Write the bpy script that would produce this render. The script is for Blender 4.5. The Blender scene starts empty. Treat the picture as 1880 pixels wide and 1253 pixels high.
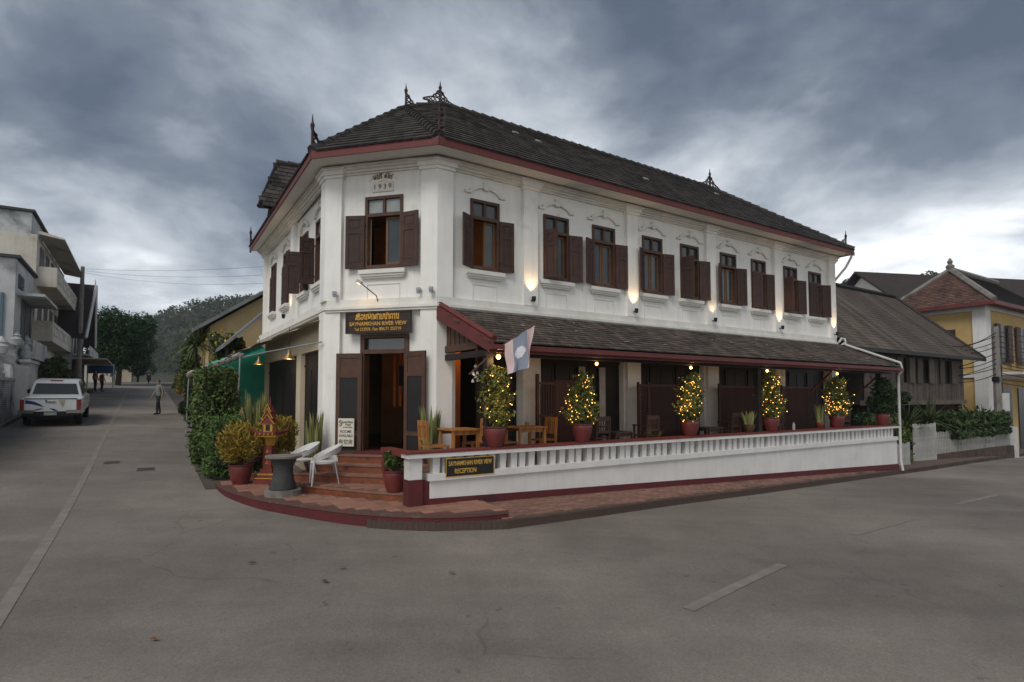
import bpy, math, random
import numpy as np
from mathutils import Matrix, Vector
random.seed(7); rng = np.random.default_rng(7)
SC = bpy.context.scene
COL = SC.collection
rad = math.radians

# ---------------------------------------------------------------- camera, sky, sun, exposure
CAMZ = 2.1
cam = bpy.data.cameras.new('camera'); camo = bpy.data.objects.new('camera', cam); COL.objects.link(camo)
camo.location = (0, 0, CAMZ); camo.rotation_euler = (rad(92.8), 0, 0)
cam.sensor_width = 36; cam.lens = 20; cam.shift_y = 51/1880; cam.clip_end = 3000; cam.clip_start = .05
SC.camera = camo
SUN_EL, SUN_AZ = rad(48), rad(205)      # azimuth clockwise from +Y: behind the camera, a little left
W = bpy.data.worlds.new('World'); SC.world = W; W.use_nodes = True
def build_world():
    nt = W.node_tree; N = nt.nodes; L = nt.links; N.clear()
    def nd(t, **k):
        n = N.new(t)
        for a, b in k.items(): setattr(n, a, b)
        return n
    def math_(op, a, b=None):
        n = nd('ShaderNodeMath', operation=op)
        for i, x in enumerate((a, b)):
            if x is None: continue
            if isinstance(x, (int, float)): n.inputs[i].default_value = x
            else: L.new(x, n.inputs[i])
        return n.outputs[0]
    sky = nd('ShaderNodeTexSky', sky_type='NISHITA', sun_disc=False, sun_elevation=SUN_EL, sun_rotation=SUN_AZ)
    bg1 = nd('ShaderNodeBackground'); bg1.inputs[1].default_value = .07; L.new(sky.outputs[0], bg1.inputs[0])
    tc = nd('ShaderNodeTexCoord'); sep = nd('ShaderNodeSeparateXYZ'); L.new(tc.outputs['Generated'], sep.inputs[0])
    zz = math_('ADD', math_('MAXIMUM', sep.outputs[2], 0.0), .26)
    cx = math_('DIVIDE', sep.outputs[0], zz); cy = math_('DIVIDE', sep.outputs[1], zz)
    cmb = nd('ShaderNodeCombineXYZ'); L.new(cx, cmb.inputs[0]); L.new(cy, cmb.inputs[1])
    def noise(scale, detail, rough, off, dist=0.0):
        mp = nd('ShaderNodeMapping'); mp.inputs['Location'].default_value = off; L.new(cmb.outputs[0], mp.inputs[0])
        n = nd('ShaderNodeTexNoise'); n.inputs['Scale'].default_value = scale; n.inputs['Detail'].default_value = detail
        n.inputs['Roughness'].default_value = rough; n.inputs['Distortion'].default_value = dist; L.new(mp.outputs[0], n.inputs[0]); return n.outputs[0]
    big = noise(.42, 3, .5, (3.3, 1.7, 0)); mid = noise(1.25, 8, .55, (0.4, 5.1, 0), .35); fine = noise(3.6, 6, .6, (1, 2, 0), .2)
    # darker overhead, lighter toward the horizon as a thick cloud deck is
    el = math_('MULTIPLY', math_('MAXIMUM', sep.outputs[2], 0.0), -.80)
    t = math_('ADD', math_('MULTIPLY', big, .55), math_('ADD', math_('MULTIPLY', math_('SUBTRACT', mid, .18), 1.3), math_('MULTIPLY', math_('SUBTRACT', fine, .25), .34)))
    t = math_('ADD', math_('ADD', t, .05), el)
    cr = nd('ShaderNodeValToRGB'); L.new(t, cr.inputs[0]); e = cr.color_ramp.elements
    e[0].position = .22; e[0].color = (.050, .066, .092, 1)
    e[1].position = .86; e[1].color = (.70, .715, .73, 1)
    for p, c in ((.38, (.098, .116, .145, 1)), (.52, (.205, .228, .258, 1)), (.66, (.345, .365, .39, 1))):
        x = cr.color_ramp.elements.new(p); x.color = c
    bg2 = nd('ShaderNodeBackground'); bg2.inputs[1].default_value = 1.42; L.new(cr.outputs[0], bg2.inputs[0])
    mix = nd('ShaderNodeMixShader'); mix.inputs[0].default_value = .93; L.new(bg1.outputs[0], mix.inputs[1]); L.new(bg2.outputs[0], mix.inputs[2])
    out = nd('ShaderNodeOutputWorld'); L.new(mix.outputs[0], out.inputs[0])
build_world()
sun = bpy.data.lights.new('sun', 'SUN'); sun.energy = 1.5; sun.angle = rad(32); sun.color = (1, .965, .92)
suno = bpy.data.objects.new('sun', sun); COL.objects.link(suno)
sd = Vector((math.sin(SUN_AZ)*math.cos(SUN_EL), math.cos(SUN_AZ)*math.cos(SUN_EL), math.sin(SUN_EL)))
suno.rotation_euler = (-sd).to_track_quat('-Z', 'Y').to_euler()
VS = SC.view_settings; VS.view_transform = 'Standard'; VS.look = 'None'; VS.gamma = 1; VS.exposure = .57; VS.use_curve_mapping = False
SC.cycles.use_denoising = True; SC.cycles.max_bounces = 6; SC.cycles.transparent_max_bounces = 12
try: SC.cycles.denoiser = 'OPENIMAGEDENOISE'
except Exception: pass

# ---------------------------------------------------------------- frames
B = np.array([-1.60, 12.0]); A = np.array([-4.111, 12.626]); AR = rad(57)
dR = np.array([math.sin(AR), math.cos(AR)]); nR = np.array([math.cos(AR), -math.sin(AR)])
dL = np.array([-math.cos(AR), math.sin(AR)]); nL = np.array([-math.sin(AR), -math.cos(AR)])
tC = 2.588; dC = (A-B)/tC; nC = np.array([-.2419, -.9703])
def WR(s, o, z=0): p = B+dR*s+nR*o; return Vector((p[0], p[1], z))
def WL(s, o, z=0): p = A+dL*s+nL*o; return Vector((p[0], p[1], z))
def WC(s, o, z=0): p = B+dC*s+nC*o; return Vector((p[0], p[1], z))
RZ_R = math.atan2(dR[1], dR[0])                # local x along the river facade, local y into the house
RZ_C = math.atan2(-dC[1], -dC[0]); RZ_L = math.atan2(-dL[1], -dL[0])
def smax(x, k): return .5*(x+math.sqrt(x*x+k*k))
def gz(x, y):
    sR = (x-B[0])*dR[0]+(y-B[1])*dR[1]; sL = (x-A[0])*dL[0]+(y-A[1])*dL[1]
    z = -.031*smax(min(sR, 60), 2.0)
    if sL < 55: z += .06*smax(sL, 3)
    elif sL < 75: z += 3.3+.06*((sL-55)-(sL-55)**2/40)+.002
    else: z += 3.9-.02*min(sL-75, 60)
    return z

# ---------------------------------------------------------------- mesh builder
class M:
    def __init__(s): s.v = []; s.f = []; s.mi = []; s.cur = 0; s.T = None
    def add(s, vs, fs):
        b = len(s.v)
        if s.T is not None: vs = [tuple(s.T @ Vector(v)) for v in vs]
        s.v += [tuple(v) for v in vs]; s.f += [tuple(i+b for i in f) for f in fs]; s.mi += [s.cur]*len(fs); return s
    def box(s, x0, x1, y0, y1, z0, z1):
        return s.add([(x0,y0,z0),(x1,y0,z0),(x1,y1,z0),(x0,y1,z0),(x0,y0,z1),(x1,y0,z1),(x1,y1,z1),(x0,y1,z1)],
                     [(0,3,2,1),(4,5,6,7),(0,1,5,4),(1,2,6,5),(2,3,7,6),(3,0,4,7)])
    def cbox(s, c, d, rz=0, rx=0, ry=0):
        T0 = s.T; X = Matrix.Translation(c) @ Matrix.Rotation(rz,4,'Z') @ Matrix.Rotation(ry,4,'Y') @ Matrix.Rotation(rx,4,'X')
        s.T = X if T0 is None else T0 @ X
        s.box(-d[0]/2,d[0]/2,-d[1]/2,d[1]/2,-d[2]/2,d[2]/2); s.T = T0; return s
    def poly(s, pts, z0, z1):                      # prism over an xy polygon (counter-clockwise)
        n = len(pts)
        return s.add([(p[0],p[1],z0) for p in pts]+[(p[0],p[1],z1) for p in pts],
                     [tuple(range(n-1,-1,-1)), tuple(range(n,2*n))]+[(i,(i+1)%n,n+(i+1)%n,n+i) for i in range(n)])
    def xz(s, pts, y0, y1):                        # prism over an xz polygon
        n = len(pts)
        return s.add([(p[0],y0,p[1]) for p in pts]+[(p[0],y1,p[1]) for p in pts],
                     [tuple(range(n)), tuple(range(2*n-1,n-1,-1))]+[(i,n+i,n+(i+1)%n,(i+1)%n) for i in range(n)])
    def yz(s, pts, x0, x1):
        n = len(pts)
        return s.add([(x0,p[0],p[1]) for p in pts]+[(x1,p[0],p[1]) for p in pts],
                     [tuple(range(n-1,-1,-1)), tuple(range(n,2*n))]+[(i,(i+1)%n,n+(i+1)%n,n+i) for i in range(n)])
    def tube(s, pts, r, n=8):
        pts = [Vector(p) for p in pts]; k = len(pts); rs = r if isinstance(r,(list,tuple)) else [r]*k
        vs = []; up = Vector((0,0,1))
        for i, p in enumerate(pts):
            t = (pts[min(i+1,k-1)]-pts[max(i-1,0)]).normalized()
            a = t.cross(up if abs(t.z) < .95 else Vector((1,0,0))).normalized(); b = a.cross(t).normalized()
            vs += [p+(a*math.cos(2*math.pi*j/n)+b*math.sin(2*math.pi*j/n))*rs[i] for j in range(n)]
        fs = [(i*n+j, i*n+(j+1)%n, (i+1)*n+(j+1)%n, (i+1)*n+j) for i in range(k-1) for j in range(n)]
        fs += [tuple(range(n-1,-1,-1)), tuple(range((k-1)*n, k*n))]
        return s.add(vs, fs)
    def lathe(s, prof, n=16, c=(0,0,0)):
        k = len(prof)
        vs = [(c[0]+r*math.cos(2*math.pi*j/n), c[1]+r*math.sin(2*math.pi*j/n), c[2]+z) for r, z in prof for j in range(n)]
        fs = [(i*n+j, i*n+(j+1)%n, (i+1)*n+(j+1)%n, (i+1)*n+j) for i in range(k-1) for j in range(n)]
        fs += [tuple(range(n-1,-1,-1)), tuple(range((k-1)*n, k*n))]
        return s.add(vs, fs)
    def ball(s, c, r, n=8, sq=1):
        return s.lathe([(max(.002,r*math.sin(math.pi*i/n)), -r*math.cos(math.pi*i/n)*sq) for i in range(n+1)], n*2 if n < 8 else 12, c)
    def quads(s, V):                               # V: (k,4,3) array of loose quads
        b = len(s.v); k = len(V); s.v += [tuple(x) for x in V.reshape(-1,3).tolist()]
        s.f += [(b+4*i,b+4*i+1,b+4*i+2,b+4*i+3) for i in range(k)]; s.mi += [s.cur]*k; return s
def mesh(name, m, mats, smooth=False):
    me = bpy.data.meshes.new(name); me.from_pydata(m.v, [], m.f)
    for x in (mats if isinstance(mats,(list,tuple)) else [mats]): me.materials.append(x)
    if any(m.mi): me.polygons.foreach_set('material_index', m.mi)
    if smooth:
        me.polygons.foreach_set('use_smooth', [True]*len(me.polygons))
        try: me.set_sharp_from_angle(angle=rad(40))
        except Exception: pass
    me.update(); return me
def put(name, me, parent=None, loc=None, rz=0, mat4=None):
    o = bpy.data.objects.new(name, me); COL.objects.link(o)
    if parent: o.parent = parent
    if mat4 is not None: o.matrix_local = mat4
    elif loc is not None or rz:
        o.location = loc or (0,0,0); o.rotation_euler = (0,0,rz)
    return o
def obj(name, m, mats, parent=None, loc=None, rz=0, smooth=False, mat4=None):
    return put(name, mesh(name, m, mats, smooth), parent, loc, rz, mat4)
def tag(o, label=None, cat=None, group=None, kind=None):
    for k, x in (('label',label),('category',cat),('group',group),('kind',kind)):
        if x: o[k] = x
    return o
def thing(name, label, cat, loc=(0,0,0), rz=0, group=None):
    o = put(name, None, None, Vector(loc), rz); return tag(o, label, cat, group)
def part(name, parent, mat4=None): o = put(name, None, parent, mat4=mat4); return o
def copy_tree(o, parent=None):
    c = o.copy(); COL.objects.link(c); c.parent = parent
    for ch in o.children: copy_tree(ch, c)
    return c
def fr(loc, rz): return Matrix.Translation(loc) @ Matrix.Rotation(rz,4,'Z')

# ---------------------------------------------------------------- materials
def mat(name, c1, c2=None, scale=4, rough=.8, bump=0, bscale=None, isl=0, streak=0, dirt=None, metal=0, spec=.3, emit=0, alpha=1, trans=0, objr=0, wave=0):
    """noise-mixed colour c1..c2, optional per-island/per-object brightness, vertical streaks, dirt patches, bump"""
    m = bpy.data.materials.new(name); m.use_nodes = True; nt = m.node_tree; N = nt.nodes; L = nt.links
    b = N['Principled BSDF']; b.inputs['Roughness'].default_value = rough; b.inputs['Metallic'].default_value = metal
    b.inputs['Specular IOR Level'].default_value = spec
    tc = N.new('ShaderNodeTexCoord').outputs['Object']
    def noise(sc, det=5, vec=None, stretch=None):
        n = N.new('ShaderNodeTexNoise'); n.inputs['Scale'].default_value = sc; n.inputs['Detail'].default_value = det; n.inputs['Roughness'].default_value = .6
        v = tc
        if stretch:
            mp = N.new('ShaderNodeMapping'); mp.inputs['Scale'].default_value = stretch; L.new(tc, mp.inputs[0]); v = mp.outputs[0]
        L.new(v, n.inputs[0]); return n.outputs[0]
    def ramp(f, a, bb):
        r = N.new('ShaderNodeMapRange'); r.inputs[1].default_value = a; r.inputs[2].default_value = bb; L.new(f, r.inputs[0]); return r.outputs[0]
    def mixc(f, a, bb, mode='MIX'):
        x = N.new('ShaderNodeMix'); x.data_type = 'RGBA'; x.blend_type = mode
        for i, s in ((0,f),(6,a),(7,bb)):
            if isinstance(s,(int,float)): x.inputs[i].default_value = s
            elif isinstance(s, tuple): x.inputs[i].default_value = (*s,1) if len(s)==3 else s
            else: L.new(s, x.inputs[i])
        return x.outputs[2]
    col = mixc(ramp(noise(scale), .32, .68), c1, c2 or tuple(x*.8 for x in c1))
    if wave:
        w = N.new('ShaderNodeTexWave'); w.inputs['Scale'].default_value = wave; w.inputs['Distortion'].default_value = 5; w.inputs['Detail'].default_value = 3; L.new(tc, w.inputs[0])
        col = mixc(ramp(w.outputs[1], .2, 1.4), col, tuple(x*.45 for x in c1))
    if streak: col = mixc(ramp(noise(2.2, 4, stretch=(3,3,.25)), .52, .95), col, tuple(x*(1-streak) for x in c1))
    if dirt: col = mixc(ramp(noise(dirt[1], 6), dirt[2], dirt[2]+.18), col, dirt[0])
    if isl or objr:
        g = N.new('ShaderNodeNewGeometry').outputs['Random Per Island'] if isl else N.new('ShaderNodeObjectInfo').outputs['Random']
        a = isl or objr
        mr = N.new('ShaderNodeMapRange'); mr.inputs[3].default_value = 1-a; mr.inputs[4].default_value = 1+a; L.new(g, mr.inputs[0])
        hs = N.new('ShaderNodeHueSaturation'); L.new(mr.outputs[0], hs.inputs['Value']); L.new(col, hs.inputs['Color']); col = hs.outputs[0]
    L.new(col, b.inputs['Base Color'])
    if bump:
        bp = N.new('ShaderNodeBump'); bp.inputs['Strength'].default_value = bump; bp.inputs['Distance'].default_value = .02
        L.new(noise(bscale or scale*6, 6), bp.inputs['Height']); L.new(bp.outputs[0], b.inputs['Normal'])
    if emit: L.new(col, b.inputs['Emission Color']); b.inputs['Emission Strength'].default_value = emit
    if trans: b.inputs['Transmission Weight'].default_value = trans
    if alpha < 1: b.inputs['Alpha'].default_value = alpha
    return m
WHITE = mat('white_plaster', (.76,.74,.69), (.69,.67,.62), 1.6, .9, .16, 14, streak=.26, dirt=((.46,.44,.40),1.1,.60))
WHITE2 = mat('white_wall_paint', (.66,.64,.61), (.58,.56,.53), 1.3, .9, .15, 12, streak=.25, dirt=((.36,.33,.30),.9,.60))
MOLD = mat('white_moulding', (.70,.68,.62), (.58,.56,.50), 2.2, .9, .1, 16, streak=.2)
SOFF = mat('soffit_paint', (.72,.70,.66), (.64,.62,.58), .9, .9)
CREAM = mat('cream_plaster', (.62,.53,.38), (.52,.44,.31), 1.4, .9, .1, 12, streak=.2)
REDP = mat('oxide_red_paint', (.165,.030,.024), (.115,.024,.021), 3, .6, .15, 20, dirt=((.075,.03,.026),2,.58))
REDW = mat('red_wall_paint', (.105,.018,.020), (.075,.016,.018), 2, .75, .2, 18, dirt=((.045,.018,.018),1.7,.57))
FASC = mat('red_fascia', (.135,.032,.028), (.095,.025,.023), 1.5, .6, .1, 20)
WOOD = mat('dark_shutter_wood', (.070,.036,.027), (.042,.023,.019), 3, .65, .3, 30, streak=.45, objr=.28, dirt=((.095,.058,.045),1.3,.60))
WOOD2 = mat('frame_wood', (.090,.045,.027), (.058,.030,.020), 4, .6, .2, 30)
SASHW = mat('sash_wood', (.16,.085,.04), (.11,.058,.03), 4, .55, .2, 30)
DOORW = mat('black_door_wood', (.020,.014,.012), (.012,.010,.010), 2, .55, .2, 25, streak=.3)
LATT = mat('lattice_wood', (.055,.022,.016), (.036,.016,.013), 3, .6)
POSTW = mat('post_wood', (.022,.016,.014), (.014,.011,.010), 3, .6)
ORNW = mat('carved_ornament', (.040,.012,.012), (.022,.010,.010), 5, .6)
TILE = mat('old_roof_tile', (.060,.048,.041), (.030,.026,.024), 2.2, .85, .3, 22, isl=.5, dirt=((.012,.012,.011),.8,.52))
TILE1 = mat('old_roof_tile_single', (.068,.054,.046), (.035,.030,.028), 2.2, .85, .3, 22, objr=.45, dirt=((.013,.013,.012),.8,.55))
TILEW = mat('pale_chipped_tile', (.33,.31,.28), (.22,.20,.18), 8, .9)
VTILE = mat('veranda_tile', (.098,.074,.058), (.050,.040,.033), 2.5, .9, .3, 22, isl=.5, dirt=((.022,.020,.018),1.0,.55))
VTILE1 = mat('veranda_tile_single', (.102,.077,.060), (.052,.042,.035), 2.5, .9, .3, 22, objr=.45, dirt=((.024,.021,.019),1.0,.57))
RIDGE = mat('ridge_tile', (.050,.044,.038), (.026,.025,.023), 5, .9, .3, 20, objr=.3)
DECK = mat('roof_deck', (.018,.016,.015), None, 3, .9)
GLASS = mat('window_glass', (.05,.055,.055), (.035,.04,.04), 2, .08, spec=.6)
FROST = mat('frosted_pane', (.34,.36,.35), (.24,.26,.25), 3, .3)
CURT = mat('pale_curtain', (.30,.36,.32), (.22,.27,.25), 6, .9)
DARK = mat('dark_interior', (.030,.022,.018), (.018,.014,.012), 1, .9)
ORAN = mat('orange_interior', (.42,.13,.04), (.30,.09,.03), 1, .9)
ASPH = None
KERBM = mat('kerb_stone', (.085,.055,.043), (.045,.033,.028), 3, .9, .5, 18, dirt=((.020,.018,.014),1.6,.5))
BRICKP = mat('pavement_brick', (.25,.135,.098), (.175,.102,.08), 3, .9, .3, 30, objr=.22, dirt=((.085,.065,.055),1.0,.55))
BRICKJ = mat('pavement_brick_mass', (.25,.135,.098), (.175,.102,.08), 3, .9, .3, 30, isl=.22, dirt=((.085,.065,.055),1.0,.55))
MORT = mat('pavement_mortar', (.125,.085,.068), (.085,.062,.052), 2, .95, .3, 30)
TERR = mat('terrace_tile', (.30,.150,.102), (.23,.118,.083), 2, .65, .12, 30, objr=.16, dirt=((.12,.08,.06),1.2,.60))
TERRB = mat('terrace_bed', (.19,.105,.076), (.14,.082,.062), 2, .85, .15, 30)
RISER = mat('orange_riser_tile', (.22,.066,.028), (.13,.045,.024), 6, .5, .1, 20, dirt=((.05,.026,.018),4,.55))
CONC = mat('old_concrete', (.22,.20,.18), (.15,.14,.125), 2.5, .95, .3, 20, streak=.3, dirt=((.07,.065,.06),1.2,.55))
IRON = mat('dark_iron', (.03,.03,.03), None, 3, .5, metal=.6)
STEEL = mat('galvanised_pipe', (.42,.43,.44), (.32,.33,.34), 4, .45, metal=.5)
PIPEW = mat('white_pipe', (.56,.55,.52), (.44,.43,.40), 3, .6, streak=.3)
BLACKP = mat('black_board', (.018,.016,.015), (.012,.011,.010), 5, .5)
SIGNB = mat('sign_brown', (.038,.022,.016), (.022,.014,.011), 5, .55, .2, 30)
GOLD = mat('gold_lettering', (.62,.36,.06), (.46,.25,.04), 8, .45)
GOLDP = mat('gold_paint', (.50,.28,.05), (.30,.16,.03), 14, .4, .3, 30, metal=.3)
BULB = mat('warm_bulb', (1,.56,.17), (1,.52,.15), 1, .5, emit=4.5)
FAIRY = mat('fairy_bulb', (1,.47,.10), (1,.43,.09), 1, .5, emit=4)
POT = mat('red_glazed_pot', (.150,.030,.026), (.095,.022,.021), 4, .32, .08, 14, spec=.5)
POTB = mat('brown_pot', (.085,.040,.026), (.055,.028,.02), 4, .5)
SOIL = mat('soil', (.03,.022,.016), None, 8, .95)
PINE = mat('honey_pine', (.40,.17,.045), (.29,.115,.032), 3, .5, wave=2)
TEAK = mat('brown_armchair_wood', (.060,.028,.018), (.036,.019,.014), 3, .5)
RATT = mat('white_woven_plastic', (.62,.61,.58), (.52,.51,.48), 20, .55, .5, 90)
STONE = mat('dark_stone', (.055,.054,.052), (.034,.034,.034), 3, .8, .4, 20)
STONET = mat('stone_top', (.22,.19,.165), (.15,.135,.12), 3, .7, .2, 20)
CANVAS = mat('beige_canvas', (.42,.36,.27), (.33,.28,.21), 2, .9, .1)
TARP = mat('green_tarp', (.016,.29,.185), (.011,.19,.13), 1.5, .55)
def leafm(name, c1, c2, isl=.5):
    m = mat(name, c1, c2, .9, .6, isl=isl, spec=.25); b = m.node_tree.nodes['Principled BSDF']
    b.inputs['Subsurface Weight'].default_value = 0; return m
LF_HEDGE = leafm('hedge_leaf', (.082,.135,.032), (.052,.095,.024))
LF_IVY = leafm('ivy_leaf', (.080,.108,.026), (.050,.078,.020))
LF_TREE = leafm('tree_leaf', (.026,.062,.014), (.013,.036,.009))
LF_TOPI_LIT = leafm('lit_topiary_leaf', (.135,.140,.032), (.075,.095,.024))  # brighter, yellower green: glow of the string lights put into the colour
LF_CROT = leafm('croton_leaf', (.30,.20,.028), (.16,.125,.022))
LF_SNAKE = leafm('snake_leaf', (.21,.20,.068), (.10,.12,.042), .35)
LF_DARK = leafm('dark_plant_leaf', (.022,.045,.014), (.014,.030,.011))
LF_PALM = leafm('dracaena_leaf', (.095,.120,.045), (.060,.085,.032))
LF_RED = leafm('red_cordyline_leaf', (.20,.028,.020), (.11,.05,.018))
LF_YEL = leafm('yellow_flower', (.62,.43,.03), (.50,.30,.02), .2)
BARK = mat('bark', (.055,.042,.032), (.034,.027,.021), 5, .9, .5, 20)
# ---------------------------------------------------------------- ground and road
def road_mat():
    m = mat('worn_asphalt', (.208,.182,.154), (.172,.150,.128), .35, .92, .35, 55, dirt=((.144,.127,.110),.16,.50))
    nt = m.node_tree; N = nt.nodes; L = nt.links; b = N['Principled BSDF']
    src = b.inputs['Base Color'].links[0].from_socket
    tc = N.new('ShaderNodeTexCoord').outputs['Object']
    def tex(t, sc, **kw):
        n = N.new(t); n.inputs['Scale'].default_value = sc; L.new(kw.get('v', tc), n.inputs[0]); return n
    def rng_(f, a, b_, c, d):
        r = N.new('ShaderNodeMapRange'); 
        for i_, x in enumerate((a,b_,c,d)): r.inputs[i_+1].default_value = x
        L.new(f, r.inputs[0]); return r.outputs[0]
    def mul(a, b_):
        n = N.new('ShaderNodeMath'); n.operation = 'MULTIPLY'; L.new(a, n.inputs[0]); L.new(b_, n.inputs[1]); return n.outputs[0]
    grain = rng_(tex('ShaderNodeTexVoronoi', 55).outputs['Color'], 0, 1, .84, 1.16)
    big = tex('ShaderNodeTexNoise', .22); big.inputs['Detail'].default_value = 6; patch = rng_(big.outputs[0], .36, .66, .80, 1.18)
    mid = tex('ShaderNodeTexNoise', 1.7); mid.inputs['Detail'].default_value = 8; mid.inputs['Roughness'].default_value = .7; mott = rng_(mid.outputs[0], .3, .7, .88, 1.10)
    sp = tex('ShaderNodeTexNoise', 5.5); sp.inputs['Detail'].default_value = 2; spots = rng_(sp.outputs[0], .70, .74, 1.0, .72)
    wv = N.new('ShaderNodeMapping'); wv.inputs['Rotation'].default_value = (0,0,-.57); wv.inputs['Scale'].default_value = (.12,1.3,1); L.new(tc, wv.inputs[0])
    ty = tex('ShaderNodeTexNoise', 1.0, v=wv.outputs[0]); tyre = rng_(ty.outputs[0], .35, .7, .92, 1.09)
    dn = tex('ShaderNodeTexNoise', .9); dv = N.new('ShaderNodeMix'); dv.data_type = 'VECTOR'; dv.inputs[0].default_value = .35; L.new(tc, dv.inputs[4]); L.new(dn.outputs['Color'], dv.inputs[5])
    ck = N.new('ShaderNodeTexVoronoi'); ck.feature = 'DISTANCE_TO_EDGE'; ck.inputs['Scale'].default_value = .55; L.new(dv.outputs[1], ck.inputs[0])
    cm = tex('ShaderNodeTexNoise', .35); crack = rng_(ck.outputs[0], .0, .006, .72, 1.0); cmask = rng_(cm.outputs[0], .50, .58, 0, 1)
    cmix = N.new('ShaderNodeMix'); L.new(cmask, cmix.inputs[0]); cmix.inputs[2].default_value = 1; L.new(crack, cmix.inputs[3])
    f = mul(mul(mul(grain, patch), mul(mott, spots)), mul(tyre, cmix.outputs[0]))
    hs = N.new('ShaderNodeHueSaturation'); L.new(src, hs.inputs['Color']); L.new(f, hs.inputs['Value']); L.new(hs.outputs[0], b.inputs['Base Color'])
    return m
ASPH = road_mat()
GRND = mat('verge_earth', (.085,.075,.052), (.05,.055,.03), .5, .95, .4, 20)
LINE = mat('worn_road_paint', (.245,.215,.178), (.20,.178,.15), 2.5, .9, dirt=((.185,.162,.138),4.5,.42))
def sheet(name, x0, x1, y0, y1, step, dz, m, kind='structure'):
    nx = int((x1-x0)/step)+1; ny = int((y1-y0)/step)+1; k = M()
    k.v = [(x0+i*step, y0+j*step, gz(x0+i*step, y0+j*step)+dz) for j in range(ny) for i in range(nx)]
    k.f = [(j*nx+i, j*nx+i+1, (j+1)*nx+i+1, (j+1)*nx+i) for j in range(ny-1) for i in range(nx-1)]; k.mi = [0]*len(k.f)
    return tag(obj(name, k, m, smooth=True), kind=kind)
sheet('ground', -520, 520, -60, 900, 10, -.32, GRND)
sheet('road', -62, 60, -14, 96, 1, 0, ASPH)
def strip(name, pts, w, m, dz=.006, n=40, kind='structure', parent=None):
    """a painted band of width w that follows the road along a polyline of xy points"""
    P = [Vector((p[0],p[1])) for p in pts]; q = []
    for a, b in zip(P[:-1], P[1:]):
        k = max(1, int((b-a).length/1.0)); q += [a+(b-a)*i/k for i in range(k)]
    q.append(P[-1]); k = M(); vs = []
    for i, p in enumerate(q):
        t = (q[min(i+1,len(q)-1)]-q[max(i-1,0)]).normalized(); nrm = Vector((-t.y,t.x))*w/2
        for e in (p+nrm, p-nrm): vs.append((e.x, e.y, gz(e.x,e.y)+dz))
    k.add(vs, [(2*i,2*i+1,2*i+3,2*i+2) for i in range(len(q)-1)])
    o = obj(name, k, m, parent); 
    if kind and not parent: o['kind'] = kind
    return o
strip('road_line', [WL(-6,4.51)[:2], WL(60,4.45)[:2]], .13, LINE)
for a, b in (((-.6,7.07),(1.75,6.61)), ((4.52,6.13),(7.1,5.94)), ((10.14,5.58),(13.25,5.41)), ((17,4.9),(20,4.6))):
    strip('road_line', [WR(*a)[:2], WR(*b)[:2]], .13, LINE)
# dirt shoulder on the hotel side of the hill road, low kerb on the far side
k = M(); sh = [(s, 1.0 if s < 9 else .6, 2.25 if s < 6 else 1.75) for s in range(1, 60, 2)]
k.add([tuple(WL(s,o,0).xy)+(gz(*WL(s,o).xy)+.012,) for s,a,b in sh for o in (a,b)], [(2*i,2*i+1,2*i+3,2*i+2) for i in range(len(sh)-1)])
SHOUL = mat('shoulder_gravel', (.105,.088,.070), (.065,.055,.043), 1.2, .95, .6, 30, dirt=((.045,.042,.028),.9,.52))
tag(obj('road_shoulder', k, SHOUL), kind='structure')
def kerb_run(name, fn, s0, s1, step, w, h, m):
    k = M(); n = int((s1-s0)/step)
    for i in range(n):
        a = fn(s0+i*step+.006); b = fn(s0+(i+1)*step-.006); t = (b-a).normalized(); nn = Vector((-t.y,t.x))*w
        za = gz(a.x,a.y); zb = gz(b.x,b.y)
        k.add([(a.x,a.y,za-.1),(b.x,b.y,zb-.1),(b.x+nn.x,b.y+nn.y,zb-.1),(a.x+nn.x,a.y+nn.y,za-.1),(a.x,a.y,za+h),(b.x,b.y,zb+h),(b.x+nn.x,b.y+nn.y,zb+h),(a.x+nn.x,a.y+nn.y,za+h)],
              [(0,3,2,1),(4,5,6,7),(0,1,5,4),(1,2,6,5),(2,3,7,6),(3,0,4,7)])
    return tag(obj(name, k, m), kind='structure')
kerb_run('kerb', lambda s: Vector(WL(s,7.75)[:2]), 6, 52, 1.2, .2, .14, CONC)
# ---------------------------------------------------------------- corner platform, pavement, kerbs
def R2(s, o): return Vector(WR(s,o)[:2])
KERB = [(-2.2,1.95),(-1.8,2.4),(-1.3,2.8),(-.3,3.23),(1.7,3.15),(3.95,2.95),(7.1,2.75),(13.6,2.2),(18.3,1.85),(24,1.25),(33.3,.45),(48,-.8)]
def kerb_o(s):
    for (a,b),(c,d) in zip(KERB[:-1],KERB[1:]):
        if a <= s <= c: return b+(d-b)*(s-a)/(c-a)
    return KERB[-1][1]
PAVH = .13
def pz(s, o):                                  # pavement height: up from the kerb top to the wall foot
    p = R2(s,o); t = max(0, min(1, (kerb_o(s)-o)/max(.3, kerb_o(s)-1.9)))
    return gz(p.x,p.y)+PAVH+.055*t
k = M(); ss = [-2.0+.5*i for i in range(101)]
vs = []
for s in ss:
    ko = kerb_o(s)
    for o in (ko-.02, min(1.9, ko-.3), -1.2 if s > 16.8 else min(1.5, ko-.6)):
        p = R2(s,o); vs.append((p.x,p.y,pz(s,o)-.012))
k.add(vs, [(3*i+j,3*i+3+j,3*i+4+j,3*i+1+j) for i in range(len(ss)-1) for j in (0,1)])
pave = tag(obj('pavement', k, MORT), kind='structure')
bm = mesh('brick', M().box(-.096,.096,-.045,.045,-.03,.014), BRICKP)
cand = []
row = 0; o = 1.95
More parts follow.
